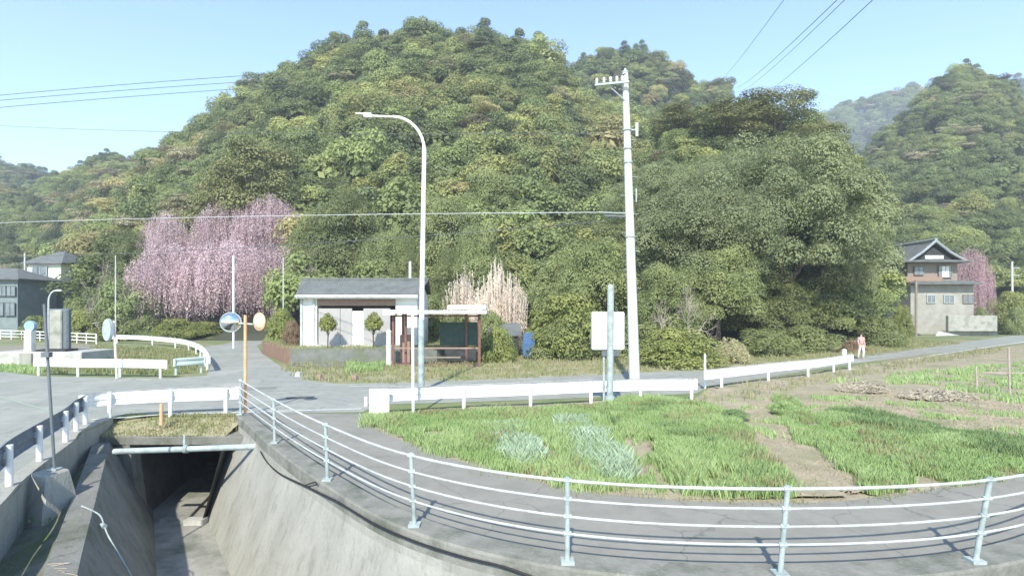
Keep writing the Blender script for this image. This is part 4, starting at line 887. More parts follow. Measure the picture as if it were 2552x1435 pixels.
blades('grass', px((1760, 1010), (2000, 985), (2552, 1020), (2552, 1110), (2240, 1060), (2010, 1040), (1930, 1100), (1850, 1060)), 12000, .13, .03, M['grass'], 42, field_z, thr=.3, label='green weed patches on the bare soil between the crops', cat='weeds')
# loose pebbles of soil on the field (clods)
def clods(poly, n, s, m, seed, label, zf=field_z):
    r = np.random.RandomState(seed); A = np.array([p[:2] for p in poly]); x0, y0 = A.min(0); x1, y1 = A.max(0)
    X = x0 + (x1 - x0) * r.rand(n * 3); Y = y0 + (y1 - y0) * r.rand(n * 3); ok = inpoly(X, Y, poly); X, Y = X[ok][:n], Y[ok][:n]; k = len(X); Z = zf(X, Y)
    base = np.array([(1, 0, 0), (-.5, .87, 0), (-.5, -.87, 0), (0, 0, .9)]); sc = s * (.4 + r.rand(k))
    th = r.rand(k) * 6.283; c_, s_ = np.cos(th), np.sin(th)
    V = np.stack([np.stack([X + sc * (b0 * c_ - b1 * s_), Y + sc * (b0 * s_ + b1 * c_), Z + sc * b2], -1) for b0, b1, b2 in base], 1).reshape(-1, 3)
    i = np.arange(k)[:, None] * 4; F = np.concatenate([i + [0, 1, 3], i + [1, 2, 3], i + [2, 0, 3]])
    o = np_mesh('clods', V, F, m); o['kind'] = 'stuff'; o['label'] = label; o['category'] = 'soil'
clods(px((1850, 1060), (2000, 1010), (2250, 1055), (2552, 1090), (2552, 1010), (2200, 975), (1900, 985)), 2500, .05, M['soil'], 5, 'clods of dry soil on the bare field')
clods(px((1860, 1070), (1950, 1060), (2160, 1232), (2000, 1245)), 900, .035, M['soil'], 6, 'clods along the bare path through the field')

# ------------------------------------------------------------------ trees
def leafcloud(C, Rv, per, leaf, r, flat=.35, inner=.75, up=.35):
    """diamond leaves on lobes: C (n,3), Rv (n,3)"""
    n = len(C); K = n * per
    d = r.normal(size=(K, 3)); d /= np.linalg.norm(d, axis=1)[:, None]
    d[:, 2] = np.where(d[:, 2] < -.35, -d[:, 2], d[:, 2])
    rad = inner + (1.05 - inner) * r.rand(K) ** .6
    rough = 1 + .13 * np.sin(d[:, 0] * 7 + np.repeat(r.rand(n) * 6, per)) * np.sin(d[:, 1] * 6 + d[:, 2] * 5)
    p = np.repeat(C, per, 0) + d * np.repeat(Rv, per, 0) * (rad * rough)[:, None]
    nrm = d * 1.15 + r.normal(size=(K, 3)) * .34 + np.array([0, 0, up]); nrm /= np.linalg.norm(nrm, axis=1)[:, None]
    a = np.cross(nrm, r.normal(size=(K, 3))); a /= np.linalg.norm(a, axis=1)[:, None] + 1e-9; b = np.cross(nrm, a)
    s = (leaf * (.55 + .8 * r.rand(K)))[:, None]
    V = np.stack([p + a * s, p + b * s * .62, p - a * s, p - b * s * .62], 1).reshape(-1, 3)
    v = np.clip(np.repeat(r.rand(n), per) * .78 + r.rand(K) * .22, 0, 1)
    return V, np.repeat(v, 4)
def quads(V): return np.arange(len(V)).reshape(-1, 4)
def dome(n, r, W_, H_, z0, top=1.0, shell=.72, jz=0.0):
    """lobe centres through a dome crown, width W_, from z0 to H_"""
    d = r.normal(size=(n, 3)); d /= np.linalg.norm(d, axis=1)[:, None]; d[:, 2] = np.abs(d[:, 2]) * 1.0 - .35 * (r.rand(n) < .45) * r.rand(n) * 2
    k = shell * (.75 + .3 * r.rand(n))
    hz_ = (H_ - z0)
    C = np.stack([d[:, 0] * W_ / 2 * k, d[:, 1] * W_ / 2 * k, z0 + hz_ * (.42 + .50 * d[:, 2] * k)], -1)
    return C
def limbs(H_, C, r, nl=6, tr=.22, z0=.2):
    b = MB(); b.tube([(0, 0, -.6), (.05, .03, H_ * .25), (-.05, .06, H_ * .5), (.02, 0, H_ * .75)], [tr * 1.2, tr, tr * .7, tr * .3], 10)
    for i in r.choice(len(C), min(nl, len(C)), replace=False):
        c = C[i]; s = H_ * (.2 + .3 * r.rand()); b.tube([(0, 0, s), (c[0] * .5, c[1] * .5, s * .5 + c[2] * .5 + .2), (c[0], c[1], c[2])], [tr * .5, tr * .32, tr * .12], 6)
    return b
class Proto:
    def __init__(s, name, H_, W_, crown, trunk, leafm, barkm, crown_name='crown'):
        s.H, s.W, s.first = H_, W_, True
        s.root = thing(name, 'x', 'tree'); s.name = name
        for (V, v), mm, nm in crown:
            np_mesh(nm, V, quads(V), mm, s.root, {'v': v})
        if trunk: 
            o = trunk.build('trunk', barkm, None, smooth=True); o.parent = s.root
def put(pr, label, pxx, ptop, Y, wpx, cat='tree', group=None, rot=None, mat_=None, zbase=None, name=None, X=None):
    r = copy_tree(pr.root) if not pr.first else pr.root
    if pr.first: pr.first = False
    X = X_(pxx, Y) if X is None else X; zb_ = tz(X, Y) - .15 if zbase is None else zbase
    Hh_ = max(Z_(ptop, Y) - zb_, .3); w = wpx / FPX * Y
    r.location = (X, Y, zb_); r.scale = (w / pr.W, w / pr.W, Hh_ / pr.H); r.rotation_euler = (0, 0, rnd.uniform(0, 6.28) if rot is None else rot)
    for k in ('group',):
        if k in r: del r[k]
    tag(r, label, cat, group)
    if name: r.name = name
    if mat_:
        for ch in r.children:
            if ch.name.startswith('crown') or ch.name.startswith('foliage'):
                ch.data = ch.data.copy(); ch.data.materials.clear(); ch.data.materials.append(mat_)
    return r
rnd = random.Random(5); RR = np.random.RandomState(77)
def mkbroad(name, H_, W_, z0, nlobe, per, leaf, lm, lr=(.16, .25), seed=1, flat=.8, tr=.22, shell=.78):
    r = np.random.RandomState(seed); C = dome(nlobe, r, W_, H_, z0, shell=shell)
    s = W_ * (lr[0] + (lr[1] - lr[0]) * r.rand(nlobe)); Rv = np.stack([s, s, s * flat], -1)
    core = np.array([[0, 0, z0 + (H_ - z0) * .45]]); cr = np.array([[W_ * .33, W_ * .33, (H_ - z0) * .36]])
    V1, v1 = leafcloud(C, Rv, per, leaf, r); V2, v2 = leafcloud(core, cr, per * 3, leaf * 1.5, r)
    return Proto(name, H_, W_, [((np.concatenate([V1, V2]), np.concatenate([v1, v2])), lm, 'crown')], limbs(H_, C, r, 7, tr), lm, M['bark'])
PB = [mkbroad('broadleaf_tree', 10, 9, -2.6, 46, 1050, .078, M['leaf_mid'], (.11, .19), 1), mkbroad('broadleaf_tree', 10, 9, -2.2, 44, 1050, .078, M['leaf_dark'], (.11, .19), 2)]
PC = mkbroad('camphor_tree', 16, 15, 1.8, 84, 1500, .078, M['leaf_camphor'], (.085, .15), 3, .82, .28, .92)
PBUSH = [mkbroad('shrub', 3, 4, -1.5, 36, 400, .055, M['leaf_mid'], (.13, .2), 4, .8, .07), mkbroad('shrub', 3, 4, -1.5, 34, 400, .058, M['leaf_yel'], (.12, .2), 5, .8, .07)]
PY = mkbroad('young_tree', 2.6, 1.15, .35, 26, 150, .05, M['leaf_yel'], (.16, .24), 6, 1.1, .035, .6)
# pine : flat layered pads
def mkpine(seed):
    r = np.random.RandomState(seed); H_, W_ = 12.0, 12.0; n = 46
    lay = r.rand(n); a = r.rand(n) * 6.283; rad = W_ / 2 * (.25 + .7 * np.sqrt(r.rand(n))) * (1.0 - .45 * lay)
    C = np.stack([rad * np.cos(a), rad * np.sin(a), 5.0 + 6.2 * lay], -1); s = 1.0 + 1.1 * r.rand(n); Rv = np.stack([s * 1.25, s * 1.25, s * .6], -1)
    V, v = leafcloud(C, Rv, 330, .15, r, up=1.0)
    return Proto('pine_tree', H_, W_, [((V, v), M['leaf_pine'], 'crown')], limbs(H_, C, r, 18, .26), None, M['bark'])
PP = mkpine(8)
def mkcedar(seed):
    r = np.random.RandomState(seed); H_, W_ = 12.0, 5.0; n = 60; lay = np.sort(r.rand(n)); a = r.rand(n) * 6.283
    rad = W_ / 2 * (1 - lay) ** .8 * .8; C = np.stack([rad * np.cos(a), rad * np.sin(a), 1 + 10.6 * lay], -1); s = .45 + .75 * (1 - lay); Rv = np.stack([s * 1.1, s * 1.1, s * .6], -1)
    V, v = leafcloud(C, Rv, 170, .14, r, up=.5)
    return Proto('cedar_tree', H_, W_, [((V, v), M['leaf_dark'], 'crown')], limbs(H_, C, r, 6, .2), None, M['bark'])
PCE = mkcedar(9)
# weeping cherry : hanging strands
def mkcherry(seed, lm):
    r = np.random.RandomState(seed); H_, W_ = 8.0, 8.0; ns = 620
    a = r.rand(ns) * 6.283; rad = W_ / 2 * np.sqrt(r.rand(ns)); top = H_ * (1 - .34 * (rad / (W_ / 2)) ** 2) * (1 + .10 * np.sin(a * 3 + 1) * rad / 4) - .5 * r.rand(ns) - (r.rand(ns) < .3) * r.rand(ns) * 2
    lenb = top * (.35 + .6 * r.rand(ns)); Vs = []; vs_ = []
    kk = 52
    for j in range(kk):
        f = (j + r.rand(ns)) / kk; z = top - lenb * f; x = rad * np.cos(a) * (1 + .10 * f) + r.normal(size=ns) * .09; y = rad * np.sin(a) * (1 + .10 * f) + r.normal(size=ns) * .09
        p = np.stack([x, y, z], -1); u = r.normal(size=(ns, 3)); u /= np.linalg.norm(u, axis=1)[:, None]; w_ = np.cross(u, r.normal(size=(ns, 3))); w_ /= np.linalg.norm(w_, axis=1)[:, None]
        u = u * .95 + np.array([0, 0, .3]); s = (.035 + .05 * r.rand(ns))[:, None]
        Vs.append(np.stack([p + u * s, p + w_ * s * .7, p - u * s, p - w_ * s * .7], 1).reshape(-1, 3)); vs_.append(np.repeat(np.clip(.5 + .4 * (r.rand(ns) - .5) + .25 * np.sin(a * 3 + rad), 0, 1), 4))
    tr = MB(); tr.tube([(0, 0, -.5), (.1, 0, 2), (0, .1, 4.2), (.1, 0, 6.4)], [.3, .24, .16, .06], 8)
    for i in range(16):
        aa = i * 6.283 / 16 + r.rand() * .3; rr_ = W_ / 2 * (.5 + .4 * r.rand()); z = 2.2 + r.rand() * 2.8
        tr.tube([(0, 0, z), (math.cos(aa) * rr_ * .5, math.sin(aa) * rr_ * .5, z + 2.0), (math.cos(aa) * rr_, math.sin(aa) * rr_, z + 1.6), (math.cos(aa) * rr_ * 1.1, math.sin(aa) * rr_ * 1.1, z - .4)], [.10, .07, .04, .015], 5)
    for i in range(120):
        j = r.randint(ns); tr.tube([(rad[j] * math.cos(a[j]), rad[j] * math.sin(a[j]), top[j]), (rad[j] * 1.08 * math.cos(a[j]), rad[j] * 1.08 * math.sin(a[j]), top[j] - lenb[j])], .013, 3, caps=False)
    return Proto('weeping_cherry', H_, W_, [((np.concatenate(Vs), np.concatenate(vs_)), lm, 'crown')], tr, None, mat('cherry_bark', (.20, .15, .14), (.30, .23, .21), 4, .9))
PCH = mkcherry(10, M['blossom'])
def mkbare(seed, m):
    r = np.random.RandomState(seed); b = MB()
    def rec(p, d, L, rad, lev):
        q = p + d * L; b.tube([p, p.lerp(q, .5) + Vector(r.normal(size=3)) * L * .05, q], [rad, rad * .8, rad * .6], 5 if lev < 2 else 3, caps=False)
        if lev >= 5: return
        for k in range(3 if lev < 4 else 2):
            dd = (d + Vector(r.normal(size=3)) * .55 + Vector((0, 0, .12))).normalized(); rec(p.lerp(q, .6 + .4 * r.rand()), dd, L * .72, rad * .58, lev + 1)
    rec(Vector((0, 0, -.3)), Vector((0, 0, 1)), 2.1, .10, 0)
    pr = Proto('bare_tree', 6.5, 5.5, [], None, None, None)
    o = b.build('branches', m, None); o.parent = pr.root
    return pr
PBA = mkbare(12, M['twig'])
def mkreed(seed, n=95):
    r = np.random.RandomState(seed); Vs = []; vv = []
    for i in range(n):
        a = r.rand() * 6.283; rd = .95 * math.sqrt(r.rand()); x, y = rd * math.cos(a), rd * math.sin(a); h = 3.0 * (.55 + .45 * r.rand()) * (1 - .25 * rd); lx, ly = x * .35 + r.normal() * .12, y * .35 + r.normal() * .12
        th = r.rand() * 3.14; w = .022
        Vs.append([(x - w, y, 0), (x + w, y, 0), (x + lx + w, y + ly, h), (x + lx - w, y + ly, h)]); vv.append(.2 + .3 * r.rand())
        for k in range(34):
            f = .38 + .62 * (k / 34); px_, py_, pz_ = x + lx * f, y + ly * f, h * (f + .02); s = .11 * (1.15 - f * .6); aa = r.rand() * 6.283; dx, dy = math.cos(aa) * s * 1.3, math.sin(aa) * s * 1.3
            Vs.append([(px_, py_, pz_), (px_ + dx * .6 - dy * .25, py_ + dy * .6 + dx * .25, pz_ + s * .3), (px_ + dx, py_ + dy, pz_ + s * .9), (px_ + dx * .5 + dy * .25, py_ + dy * .5 - dx * .25, pz_ + s * .9)]); vv.append(.3 + .7 * r.rand())
    V = np.array(Vs).reshape(-1, 3)
    return Proto('dry_reed_clump', 3.0, 2.4, [((V, np.repeat(vv, 4)), M['reed'], 'foliage')], None, None, None)
PR = mkreed(14)

# --- near right wooded knoll : individual big trees
put(PC, 'largest round camphor tree crown on the right, above the dark hollow', 1945, 312, 50, 455, zbase=0)
put(PC, 'big dark green tree left of the largest camphor, behind the utility pole', 1745, 440, 47, 400, rot=2.0, zbase=0)
put(PC, 'wide tree at the right flank of the wooded knoll', 2050, 440, 54, 215, rot=4.0, zbase=0)
put(PC, 'upper tree between the pines and the largest camphor', 1840, 360, 64, 330, rot=1.0)
put(PC, 'green tree on the shoulder left of the utility pole', 1640, 395, 66, 260, rot=3.1)
put(PB[0], 'light green bushy tree left of the utility pole above the citrus shrub', 1480, 520, 46, 260, zbase=0)
put(PB[0], 'pale green tree against the dark gully', 1400, 585, 50, 190, rot=2.2, zbase=0)
put(PB[1], 'dark tree beside the right edge of the dark gully', 1555, 470, 62, 220)
put(PB[0], 'mid-green leafy tree hanging over the roadside shrub right of the utility pole', 1670, 600, 40, 200, rot=1.2, zbase=0)
put(PB[0], 'bright tree in front of the left part of the knoll', 1790, 560, 43, 220, rot=2.9, zbase=1.5)
put(PB[1], 'dark low tree inside the hollow below the largest camphor', 1900, 640, 49, 220, rot=.4, zbase=0)
put(PB[1], 'dark low tree at the back of the hollow near the walking person', 2060, 640, 53, 200, rot=1.9, zbase=0)
put(PP, 'flat-topped pine on the crest of the right knoll', 1930, 228, 88, 230, 'pine tree')
put(PP, 'pine with layered dark pads left of the crest pine', 1800, 262, 86, 190, 'pine tree', rot=1.3)
put(PP, 'sloping pine on the right shoulder of the knoll', 2050, 305, 82, 150, 'pine tree', rot=3.3)
put(PP, 'small pine near the upper left of the utility pole', 1690, 262, 92, 150, 'pine tree', rot=4.4)
put(PB[1], 'dark tree hanging low at the right end of the knoll', 2150, 620, 56, 110, zbase=0)
put(PBUSH[0], 'dark shrub under the knoll trees behind the right guardrail', 1905, 800, 40, 170, 'shrub')
put(PBUSH[0], 'shrub in the shade left of the walking person', 2010, 790, 44, 170, 'shrub', rot=1)
put(PBUSH[0], 'wide shrub right of the walking person', 2190, 770, 50, 130, 'shrub', rot=2)
put(PBUSH[1], 'dense leafy shrub beside the road just right of the utility pole', 1690, 792, 32.5, 220, 'shrub')
put(PBUSH[1], 'yellow-green citrus bush left of the white equipment box', 1420, 690, 39, 250, 'shrub', rot=2)
put(PBUSH[0], 'dark-green bush below the citrus bush', 1400, 770, 37.5, 170, 'shrub', rot=3)
put(PBUSH[0], 'bush behind the white equipment box', 1530, 770, 40, 170, 'shrub', rot=4)
put(PBUSH[1], 'small yellow-green bush right of the shelter', 1238, 795, 35.5, 110, 'shrub', rot=5)
put(PBUSH[0], 'dark bush between the house roof and the dry reeds', 1085, 700, 44, 130, 'shrub', rot=1.5)
put(PBA, 'leafless pale tree on the slope right of the utility pole', 1715, 655, 36.5, 130, 'bare tree')
put(PBA, 'leafless tangled tree above the roadside shrub', 1655, 700, 35.5, 90, 'bare tree', rot=2)
put(PBA, 'white-limbed bare tree above the house', 785, 545, 60, 110, 'bare tree', rot=3)
put(PBA, 'leafless grey tree left of the cherry blossom', 290, 640, 64, 90, 'bare tree', rot=1)
put(PBA, 'twiggy bare tree behind the left weeds', 245, 665, 60, 70, 'bare tree', rot=4)
# reeds
put(PR, 'tall dry tan reed clump at the centre with the highest plumes', 1238, 625, 43, 75, 'reeds', zbase=.4)
put(PR, 'dry tan reed clump at the left end of the reed bed', 1160, 652, 42.5, 100, 'reeds', rot=1, zbase=.4)
put(PR, 'pinkish dry reed clump at the right end of the reed bed', 1285, 668, 41.5, 62, 'reeds', rot=2, zbase=.4)
put(PR, 'short dry reed clump in the middle foreground of the reed bed', 1205, 700, 41, 80, 'reeds', rot=3, zbase=.4)
put(PBUSH[0], 'dark shrub in front of the left reeds behind the shelter roof', 1145, 738, 39.5, 110, 'shrub', rot=2.2, zbase=.2)
put(PBUSH[0], 'dark shrub in front of the middle reeds above the shed', 1225, 745, 39.8, 90, 'shrub', rot=.2, zbase=.2)
# cherries
CG = None
put(PCH, 'lower left weeping cherry in pale pink blossom', 440, 600, 64, 215, 'cherry tree', CG)
put(PCH, 'broad lower weeping cherry in pink blossom behind the white pole', 570, 590, 65, 250, 'cherry tree', CG, rot=1)
put(PCH, 'lower right weeping cherry beside the white house', 680, 603, 64, 185, 'cherry tree', CG, rot=2)
put(PCH, 'small upper left weeping cherry with thin lilac blossom', 415, 522, 76, 130, 'cherry tree', CG, rot=3)
put(PCH, 'upper weeping cherry in lilac-pink blossom under the dark tree', 560, 500, 78, 150, 'cherry tree', CG, rot=4)
put(PCH, 'highest weeping cherry at the upper right of the blossom', 672, 480, 79, 165, 'cherry tree', CG, rot=5)
pk = put(PCH, 'deep pink cherry tree behind the traditional house', 2418, 612, 84, 95, 'cherry tree', rot=1)
for ch in pk.children:
    if ch.name.startswith('crown'): ch.data = ch.data.copy(); ch.data.materials[0] = M['blossom_deep']
# left / centre lower row
put(PB[0], 'yellowish tree between the left houses and the bare trees', 250, 585, 72, 80)
put(PB[1], 'dark round tree left of the cherry blossom', 325, 545, 68, 110)
put(PB[0], 'green tree right of the highest cherry', 770, 470, 66, 130)
put(PB[1], 'big dark broadleaf tree above the house roof', 860, 430, 64, 230)
put(PB[0], 'mid-green tree above the house between lamp and dark tree', 960, 500, 60, 170)
put(PB[1], 'dark tree behind the right part of the house roof', 1010, 560, 50, 110)
put(PB[0], 'tall green tree just right of the street lamp', 1120, 420, 66, 210)
put(PB[0], 'green tree above the reeds left of the dark gully', 1190, 480, 60, 150, rot=4)
put(PB[1], 'dark-green tree low behind the reeds', 1115, 590, 52, 120)
put(PB[0], 'light green crown right of the upper lamp arm', 1230, 380, 82, 200)
put(PP, 'dark layered pine above the cherry blossom', 650, 350, 84, 220, 'pine tree', rot=.5)
put(PP, 'dark pine left of the layered pine', 545, 400, 80, 150, 'pine tree', rot=2.5)
put(PCE, 'narrow dark cedar on the hill right of the lamp head', 1195, 95, 150, 130, 'cedar tree')
put(PCE, 'pointed cedar right of the hilltop centre', 1265, 110, 150, 120, 'cedar tree')
put(PCE, 'bluish cedar left of the lamp head', 850, 250, 105, 60, 'cedar tree')
for k, (a, tp_, Y, w, kd, lab) in enumerate([(215, 748, 58, 120, 1, 'yellow-green bush behind the oval roadside mirror'), (300, 756, 59, 130, 0, 'green bush behind the curved guardrail'), (368, 768, 60, 100, 0, 'dark bush right of the oval mirror bush'),
        (440, 780, 60, 120, 1, 'bush below the left cherry'), (500, 792, 61, 110, 1, 'bright bush at the bend of the side road'), (700, 742, 44, 90, 1, 'yellow-green bush beside the left wall of the house'),
        (185, 715, 60, 70, 0, 'bush in front of the far left house'), (100, 770, 62, 90, 0, 'low hedge below the far left house'), (545, 800, 63, 90, 0, 'small bush behind the blue round mirror'), (2515, 700, 76, 90, 1, 'olive bush at the right end of the stone wall'), (2445, 745, 73, 50, 0, 'bush between the house windows and the stone wall'), (2248, 740, 62, 55, 1, 'bush left of the traditional house'), (2540, 745, 72, 70, 0, 'dark bush at the right edge beyond the road')]):
    put(PBUSH[kd], lab, a, tp_, Y, w, 'shrub', rot=k * 1.1)
for k, (a, tp_, Y, w, lab) in enumerate([(262, 590, 66, 100, 'tall brownish leafless tree on the slope left of the cherries'), (335, 640, 60, 90, 'leafless brown tree touching the left edge of the cherry blossom'), (228, 700, 57, 60, 'small leafless tree right of the far left house'), (1015, 640, 48, 60, 'small bare tree above the right end of the house roof')]):
    put(PBA, lab, a, tp_, Y, w, 'bare tree', rot=k * 1.4 + .5)
rb1 = put(PBUSH[1], 'reddish-brown bush at the left corner of the house', 728, 782, 37, 45, 'shrub', rot=1, zbase=.85)
for ch in rb1.children:
    if ch.name.startswith('crown'): ch.data = ch.data.copy(); ch.data.materials[0] = M['leaf_brown']
rb2 = put(PBUSH[1], 'reddish dry shrub behind the walking person', 2125, 838, 43, 75, 'shrub', rot=4)
for ch in rb2.children:
    if ch.name.startswith('crown'): ch.data = ch.data.copy(); ch.data.materials[0] = M['leaf_brown']
put(PY, 'left young round-headed tree on the lawn before the house', 816, 765, 34.6, 48, 'young tree', zbase=.88)
put(PY, 'right young round-headed tree with a white stake before the house', 932, 762, 34.6, 50, 'young tree', rot=2, zbase=.88)
put(PBUSH[0], 'dark green leafy plant at the far end of the tall grass', 1833, 1012, 16.6, 75, 'plant', rot=1, zbase=.05, mat_=M['grass' if 'bright' in 'dark green leafy plant at the far end of the tall grass' else 'grass_dk'])
put(PBUSH[1], 'bright green leafy plant left of the bare soil', 1955, 990, 17.5, 70, 'plant', rot=2, zbase=.05, mat_=M['grass' if 'bright' in 'bright green leafy plant left of the bare soil' else 'grass_dk'])

# --- forest as instanced mass on the hill slopes
FP = bpy.data.collections.new('forest_crowns')
def fproto(i, V, v):
    me = bpy.data.meshes.new('crown_form'); 
    o = np_mesh('a%02d_crown_form' % i, V, quads(V), M['leaf_forest'], None, {'v': v}); COL.objects.unlink(o); FP.objects.link(o)
for i in range(5):
    r = np.random.RandomState(50 + i); n = 15; C = dome(n, r, 2.0, 1.6, -.4, shell=.78); s = .32 + .20 * r.rand(n)
    V1, v1 = leafcloud(C, np.stack([s, s, s * .8], -1), 330, .042, r); V2, v2 = leafcloud(np.array([[0, 0, .4]]), np.array([[.72, .72, .6]]), 260, .13, r)
    fproto(i, np.concatenate([V1, V2]), np.concatenate([v1, v2]))
r = np.random.RandomState(60); n = 30; lay = r.rand(n); a = r.rand(n) * 6.283; rad = .62 * (1 - lay) ** .8
C = np.stack([rad * np.cos(a), rad * np.sin(a), 1.75 * lay], -1); s = .24 + .16 * (1 - lay); fproto(5, *leafcloud(C, np.stack([s * 1.2, s * 1.2, s * .7], -1), 130, .044, r, up=.5))
r = np.random.RandomState(61); n = 16; a = r.rand(n) * 6.283; rad = .8 * np.sqrt(r.rand(n)); C = np.stack([rad * np.cos(a), rad * np.sin(a), .7 + .5 * r.rand(n)], -1)
fproto(6, *leafcloud(C, np.tile([[.42, .42, .13]], (n, 1)), 220, .042, r, up=1.0))
def forest(name, hill, sp, smin, smax, label, colf, seed):
    d = HILLS[hill]; r = np.random.RandomState(seed); F_, R2 = d['F'], d['Rr']
    u0, u1 = max((d['u0'] - 1276) / FPX, -1.12), min((d['u1'] - 1276) / FPX, 1.12)
    ys = np.arange(F_ + 2, F_ + (R2 - F_) * 1.10, sp); P_ = []
    for y in ys:
        xs_ = np.arange(u0 * y, u1 * y, sp); P_.append(np.stack([xs_, np.full(len(xs_), y)], -1))
    P_ = np.concatenate(P_) + r.uniform(-sp * .45, sp * .45, (sum(len(p) for p in P_), 2)); X, Y = P_[:, 0], P_[:, 1]
    z = hz(hill, X, Y); tall = terrain(X, Y); u = X / Y; pxs = 1276 + FPX * u
    ok = ~((pxs > 2190) & (Y < 102)) & ~((pxs < 235) & (Y < 96)) & ~((pxs > 335) & (pxs < 765) & (Y < 84)) & ~((pxs > 1265) & (pxs < 1345) & (Y < 72)) & (z > .2) & (z > tall - .6)
    X, Y, z, pxs = X[ok], Y[ok], z[ok], pxs[ok]; k = len(X); pys = HOR - FPX * (z - CH) / Y
    sc = r.uniform(smin, smax, k) * (1 + .25 * (r.rand(k) < .12)); col, var = colf(pxs, pys, X, Y, r)
    me = bpy.data.meshes.new(name); me.vertices.add(k); me.vertices.foreach_set('co', np.stack([X, Y, z + sc * .35], -1).astype(np.float32).ravel())
    def attr(nm, ty, data, key):
        a_ = me.attributes.new(nm, ty, 'POINT'); a_.data.foreach_set(key, np.ascontiguousarray(data).ravel())
    attr('tcol', 'FLOAT_VECTOR', col.astype(np.float32), 'vector'); attr('variant', 'INT', var.astype(np.int32), 'value')
    attr('rot', 'FLOAT_VECTOR', np.stack([r.normal(size=k) * .08, r.normal(size=k) * .08, r.rand(k) * 6.283], -1).astype(np.float32), 'vector')
    attr('scl', 'FLOAT_VECTOR', np.stack([sc, sc, sc * r.uniform(.75, 1.15, k)], -1).astype(np.float32), 'vector')
    me.update(); o = bpy.data.objects.new(name, me); COL.objects.link(o); me.materials.append(M['leaf_forest'])
    tag(o, label, 'forest', kind='stuff'); md = o.modifiers.new('scatter', 'NODES'); md.node_group = NG; return o
NG = bpy.data.node_groups.new('scatter_crowns', 'GeometryNodeTree')
NG.interface.new_socket('Geometry', in_out='INPUT', socket_type='NodeSocketGeometry'); NG.interface.new_socket('Geometry', in_out='OUTPUT', socket_type='NodeSocketGeometry')
gi = NG.nodes.new('NodeGroupInput'); go = NG.nodes.new('NodeGroupOutput'); ip = NG.nodes.new('GeometryNodeInstanceOnPoints'); ci = NG.nodes.new('GeometryNodeCollectionInfo')
ci.inputs['Collection'].default_value = FP; ci.inputs['Separate Children'].default_value = True; ci.inputs['Reset Children'].default_value = True
def na(nm, ty):
    q_ = NG.nodes.new('GeometryNodeInputNamedAttribute'); q_.data_type = ty; q_.inputs[0].default_value = nm; return [s_ for s_ in q_.outputs if s_.enabled][0]
NG.links.new(gi.outputs[0], ip.inputs['Points']); NG.links.new(ci.outputs[0], ip.inputs['Instance']); ip.inputs['Pick Instance'].default_value = True
NG.links.new(na('variant', 'INT'), ip.inputs['Instance Index']); NG.links.new(na('scl', 'FLOAT_VECTOR'), ip.inputs['Scale'])
e2 = NG.nodes.new('FunctionNodeEulerToRotation'); NG.links.new(na('rot', 'FLOAT_VECTOR'), e2.inputs[0]); NG.links.new(e2.outputs[0], ip.inputs['Rotation'])
NG.links.new(ip.outputs[0], go.inputs[0])
PAL = np.array([(.082, .112, .050), (.112, .145, .062), (.145, .172, .072), (.178, .190, .078), (.195, .180, .095), (.170, .158, .118), (.066, .094, .056)])
def colmix(w):
    def f(pxs, pys, X, Y, r):
        k = len(pxs); ww = np.array(w, float); patch = fbm(X, Y, 16, 33, 3)
        W2 = np.tile(ww, (k, 1)); W2[:, 2:5] *= np.exp(patch * 1.6)[:, None]; W2[:, 0] *= np.exp(-patch * 1.4)
        bam = np.exp(-(((pxs - 1430) / 170) ** 2 + ((pys - 420) / 110) ** 2)); W2[:, 3] += 3 * bam; W2[:, 4] += .8 * bam
        top = np.exp(-(((pxs - 1280) / 200) ** 2 + ((pys - 230) / 130) ** 2)); W2[:, 0] += 1.2 * top; W2[:, 1] += 1.2 * top
        lf = np.exp(-(((pxs - 340) / 150) ** 2 + ((pys - 540) / 170) ** 2)); W2[:, 5] += 3.2 * lf; W2[:, 4] += 1.6 * lf; W2[:, 3] += .8 * lf
        W2 /= W2.sum(1, keepdims=True); c_ = W2.cumsum(1); idx = (r.rand(k)[:, None] > c_).sum(1).clip(0, 6)
        col = 1.95 * np.array([1.08, 1.03, .90]) * (PAL[idx] * .8 + .2 * np.array([.125, .148, .068])) * (1 + .20 * r.normal(size=(k, 1))).clip(.6, 1.45)
        var = r.randint(0, 5, k); var = np.where((idx == 5) | ((idx == 4) & (r.rand(k) < .5)), 6, var); var = np.where((idx == 0) & (r.rand(k) < .3) | (idx == 6), 5, var)
        return col, var
    return f
forest('forest', 'main', 3.6, 2.2, 5.4, 'dense mixed woodland covering the large central hill', colmix([1.0, 1.5, 1.3, .5, .12, .15, .15]), 101)
forest('forest', 'knoll', 2.7, 1.6, 2.8, 'trees on the slope of the near right knoll', colmix([1.2, 1.3, .8, .4, .1, .1, .2]), 102)
forest('forest', 'back', 4.6, 2.4, 4.4, 'hazy woodland on the second hill behind the utility pole', colmix([.9, 1.4, .9, .2, .1, .2, .2]), 103)
forest('forest', 'right', 4.0, 2.2, 4.2, 'woodland on the steep hill at the right edge', colmix([1.0, 1.4, .9, .25, .1, .35, .3]), 104)
forest('forest', 'left', 4.2, 2.4, 4.0, 'woodland on the low ridge behind the left houses', colmix([1.4, 1.2, .5, .1, .1, .3, .9]), 105)
forest('forest', 'farleft', 6.0, 3.4, 5.6, 'dark distant woodland at the far left', colmix([1.8, .6, .2, .0, .05, .5, 1.4]), 106)
forest('forest', 'ridge', 14, 8, 12, 'bluish far woodland on the distant ridge', colmix([1.2, 1.2, .3, .1, .05, .3, .6]), 107)

